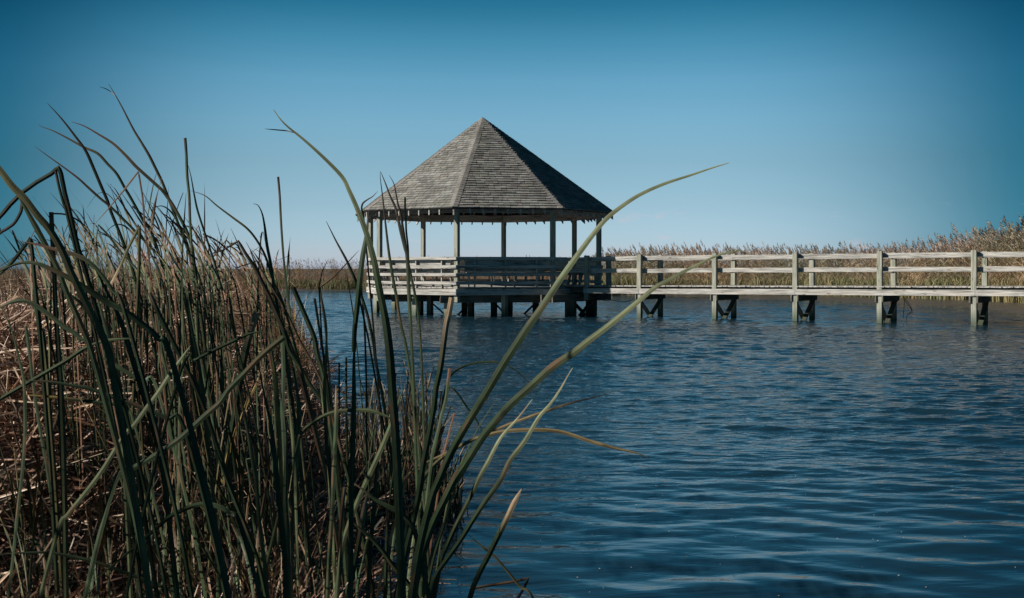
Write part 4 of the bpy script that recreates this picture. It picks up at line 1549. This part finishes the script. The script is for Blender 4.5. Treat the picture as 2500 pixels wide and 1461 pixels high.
# ------------------------------------------------------------------ light
AZ, EL = math.radians(-80), math.radians(28)
sd = Vector((math.sin(AZ) * math.cos(EL), -math.cos(AZ) * math.cos(EL), math.sin(EL)))
su = bpy.data.lights.new('Sun', 'SUN')
su.energy = 5.0
su.angle = math.radians(0.53)
su.color = (1.0, 0.93, 0.84)
so = bpy.data.objects.new('Sun', su)
so.rotation_euler = sd.to_track_quat('Z', 'Y').to_euler()
COL.objects.link(so)
w = bpy.data.worlds.new('World')
sc.world = w
w.use_nodes = True
nt = w.node_tree
for n in list(nt.nodes):
    nt.nodes.remove(n)
L = nt.links.new
wo = N(nt, 'ShaderNodeOutputWorld')
bg = N(nt, 'ShaderNodeBackground')
bg.inputs['Strength'].default_value = 0.1
sky = N(nt, 'ShaderNodeTexSky', sky_type='NISHITA')
sky.sun_disc = False
sky.sun_elevation = EL
sky.sun_rotation = math.atan2(sd.x, sd.y)
sky.air_density = 1.0
sky.dust_density = 0.6
sky.ozone_density = 2.0
tc = N(nt, 'ShaderNodeTexCoord')
sx = N(nt, 'ShaderNodeSeparateXYZ')
L(tc.outputs['Generated'], sx.inputs[0])
def lin(c):
    return tuple(((x / 255 + 0.055) / 1.055) ** 2.4 if x > 10 else x / 255 / 12.92 for x in c)


# tint of the clear autumn sky by height above the horizon (ratio to the plain sky model)
OBS = [(0.004, (192, 209, 221), (176, 176, 150)), (0.013, (186, 206, 219), (180, 181, 158)), (0.027, (174, 202, 217), (183, 186, 165)),
       (0.056, (157, 193, 210), (177, 191, 182)), (0.091, (138, 181, 202), (161, 184, 190)), (0.126, (122, 174, 200), (146, 172, 187)),
       (0.161, (102, 162, 194), (135, 163, 185)), (0.195, (70, 140, 174), (126, 154, 181)), (0.225, (40, 115, 149), (120, 148, 176)),
       (0.27, (44, 110, 141), (116, 144, 172)), (0.42, (40, 96, 126), (105, 133, 165)), (1.0, (11, 50, 84), (90, 115, 150))]
stops = []
for z, tgt, cur in OBS:
    a_, b_ = lin(tgt), lin(cur)
    stops.append((z ** 0.5, tuple(0.5 * x / y for x, y in zip(a_, b_))))
ab = N(nt, 'ShaderNodeMath', operation='ABSOLUTE')
L(sx.outputs['Z'], ab.inputs[0])
sq = N(nt, 'ShaderNodeMath', operation='POWER')
L(ab.outputs[0], sq.inputs[0])
sq.inputs[1].default_value = 0.5
gr = ramp(nt, stops)
L(sq.outputs[0], gr.inputs[0])
g2 = N(nt, 'ShaderNodeVectorMath', operation='SCALE')
L(gr.outputs[0], g2.inputs[0])
g2.inputs['Scale'].default_value = 1.52
mg = N(nt, 'ShaderNodeMix', data_type='RGBA', blend_type='MULTIPLY')
mg.inputs[0].default_value = 1
L(sky.outputs[0], mg.inputs[6])
L(g2.outputs[0], mg.inputs[7])
# edge vignetting put into the sky colour: darker away from straight ahead
hv = N(nt, 'ShaderNodeCombineXYZ')
L(sx.outputs['X'], hv.inputs[0])
L(sx.outputs['Y'], hv.inputs[1])
hn = N(nt, 'ShaderNodeVectorMath', operation='NORMALIZE')
L(hv.outputs[0], hn.inputs[0])
hs = N(nt, 'ShaderNodeSeparateXYZ')
L(hn.outputs[0], hs.inputs[0])
az = N(nt, 'ShaderNodeMapRange', interpolation_type='SMOOTHSTEP')
az.inputs['From Min'].default_value = 0.995
az.inputs['From Max'].default_value = 0.905
L(hs.outputs['Y'], az.inputs['Value'])
ar = ramp(nt, [(0.0, (1, 1, 1)), (1.0, (0.09, 0.31, 0.38))])
L(az.outputs[0], ar.inputs[0])
mz = N(nt, 'ShaderNodeMix', data_type='RGBA', blend_type='MULTIPLY')
mz.inputs[0].default_value = 1
L(mg.outputs[2], mz.inputs[6])
L(ar.outputs[0], mz.inputs[7])
# small fair-weather clouds low over the horizon
cm_ = N(nt, 'ShaderNodeMapping')
cm_.inputs['Scale'].default_value = (22, 22, 75)
cm_.inputs['Location'].default_value = (7.3, 1.9, 3.1)
L(tc.outputs['Generated'], cm_.inputs['Vector'])
cn = N(nt, 'ShaderNodeTexNoise')
cn.inputs['Scale'].default_value = 1.0
cn.inputs['Detail'].default_value = 5
cn.inputs['Roughness'].default_value = 0.55
L(cm_.outputs[0], cn.inputs['Vector'])
cr = N(nt, 'ShaderNodeMapRange')
cr.inputs['From Min'].default_value = 0.62
cr.inputs['From Max'].default_value = 0.74
cr.inputs['To Max'].default_value = 0.55
L(cn.outputs['Fac'], cr.inputs['Value'])
ce = ramp(nt, [(0.0, (0.3,) * 3), (0.012, (1,) * 3), (0.04, (1,) * 3), (0.055, (0,) * 3)])
L(sx.outputs['Z'], ce.inputs[0])
cc = N(nt, 'ShaderNodeMath', operation='MULTIPLY')
L(cr.outputs[0], cc.inputs[0])
L(ce.outputs[0], cc.inputs[1])
mc = N(nt, 'ShaderNodeMix', data_type='RGBA')
L(cc.outputs[0], mc.inputs[0])
L(mz.outputs[2], mc.inputs[6])
mc.inputs[7].default_value = (4.8, 4.15, 4.75, 1)
L(mc.outputs[2], bg.inputs['Color'])
L(bg.outputs[0], wo.inputs[0])

# ------------------------------------------------------------------ camera
cd = bpy.data.cameras.new('Camera')
cd.sensor_width = 36
cd.lens = 36 * F_ / 2500
cd.shift_y = -(730.5 - HZ) / 2500
cd.clip_end = 9000
co = bpy.data.objects.new('Camera', cd)
co.location = (0, 0, CH)
co.rotation_euler = (math.radians(90), 0, 0)
COL.objects.link(co)
sc.camera = co
sc.view_settings.view_transform = 'Standard'
sc.view_settings.look = 'None'
sc.view_settings.exposure = 0.4
sc.view_settings.gamma = 1
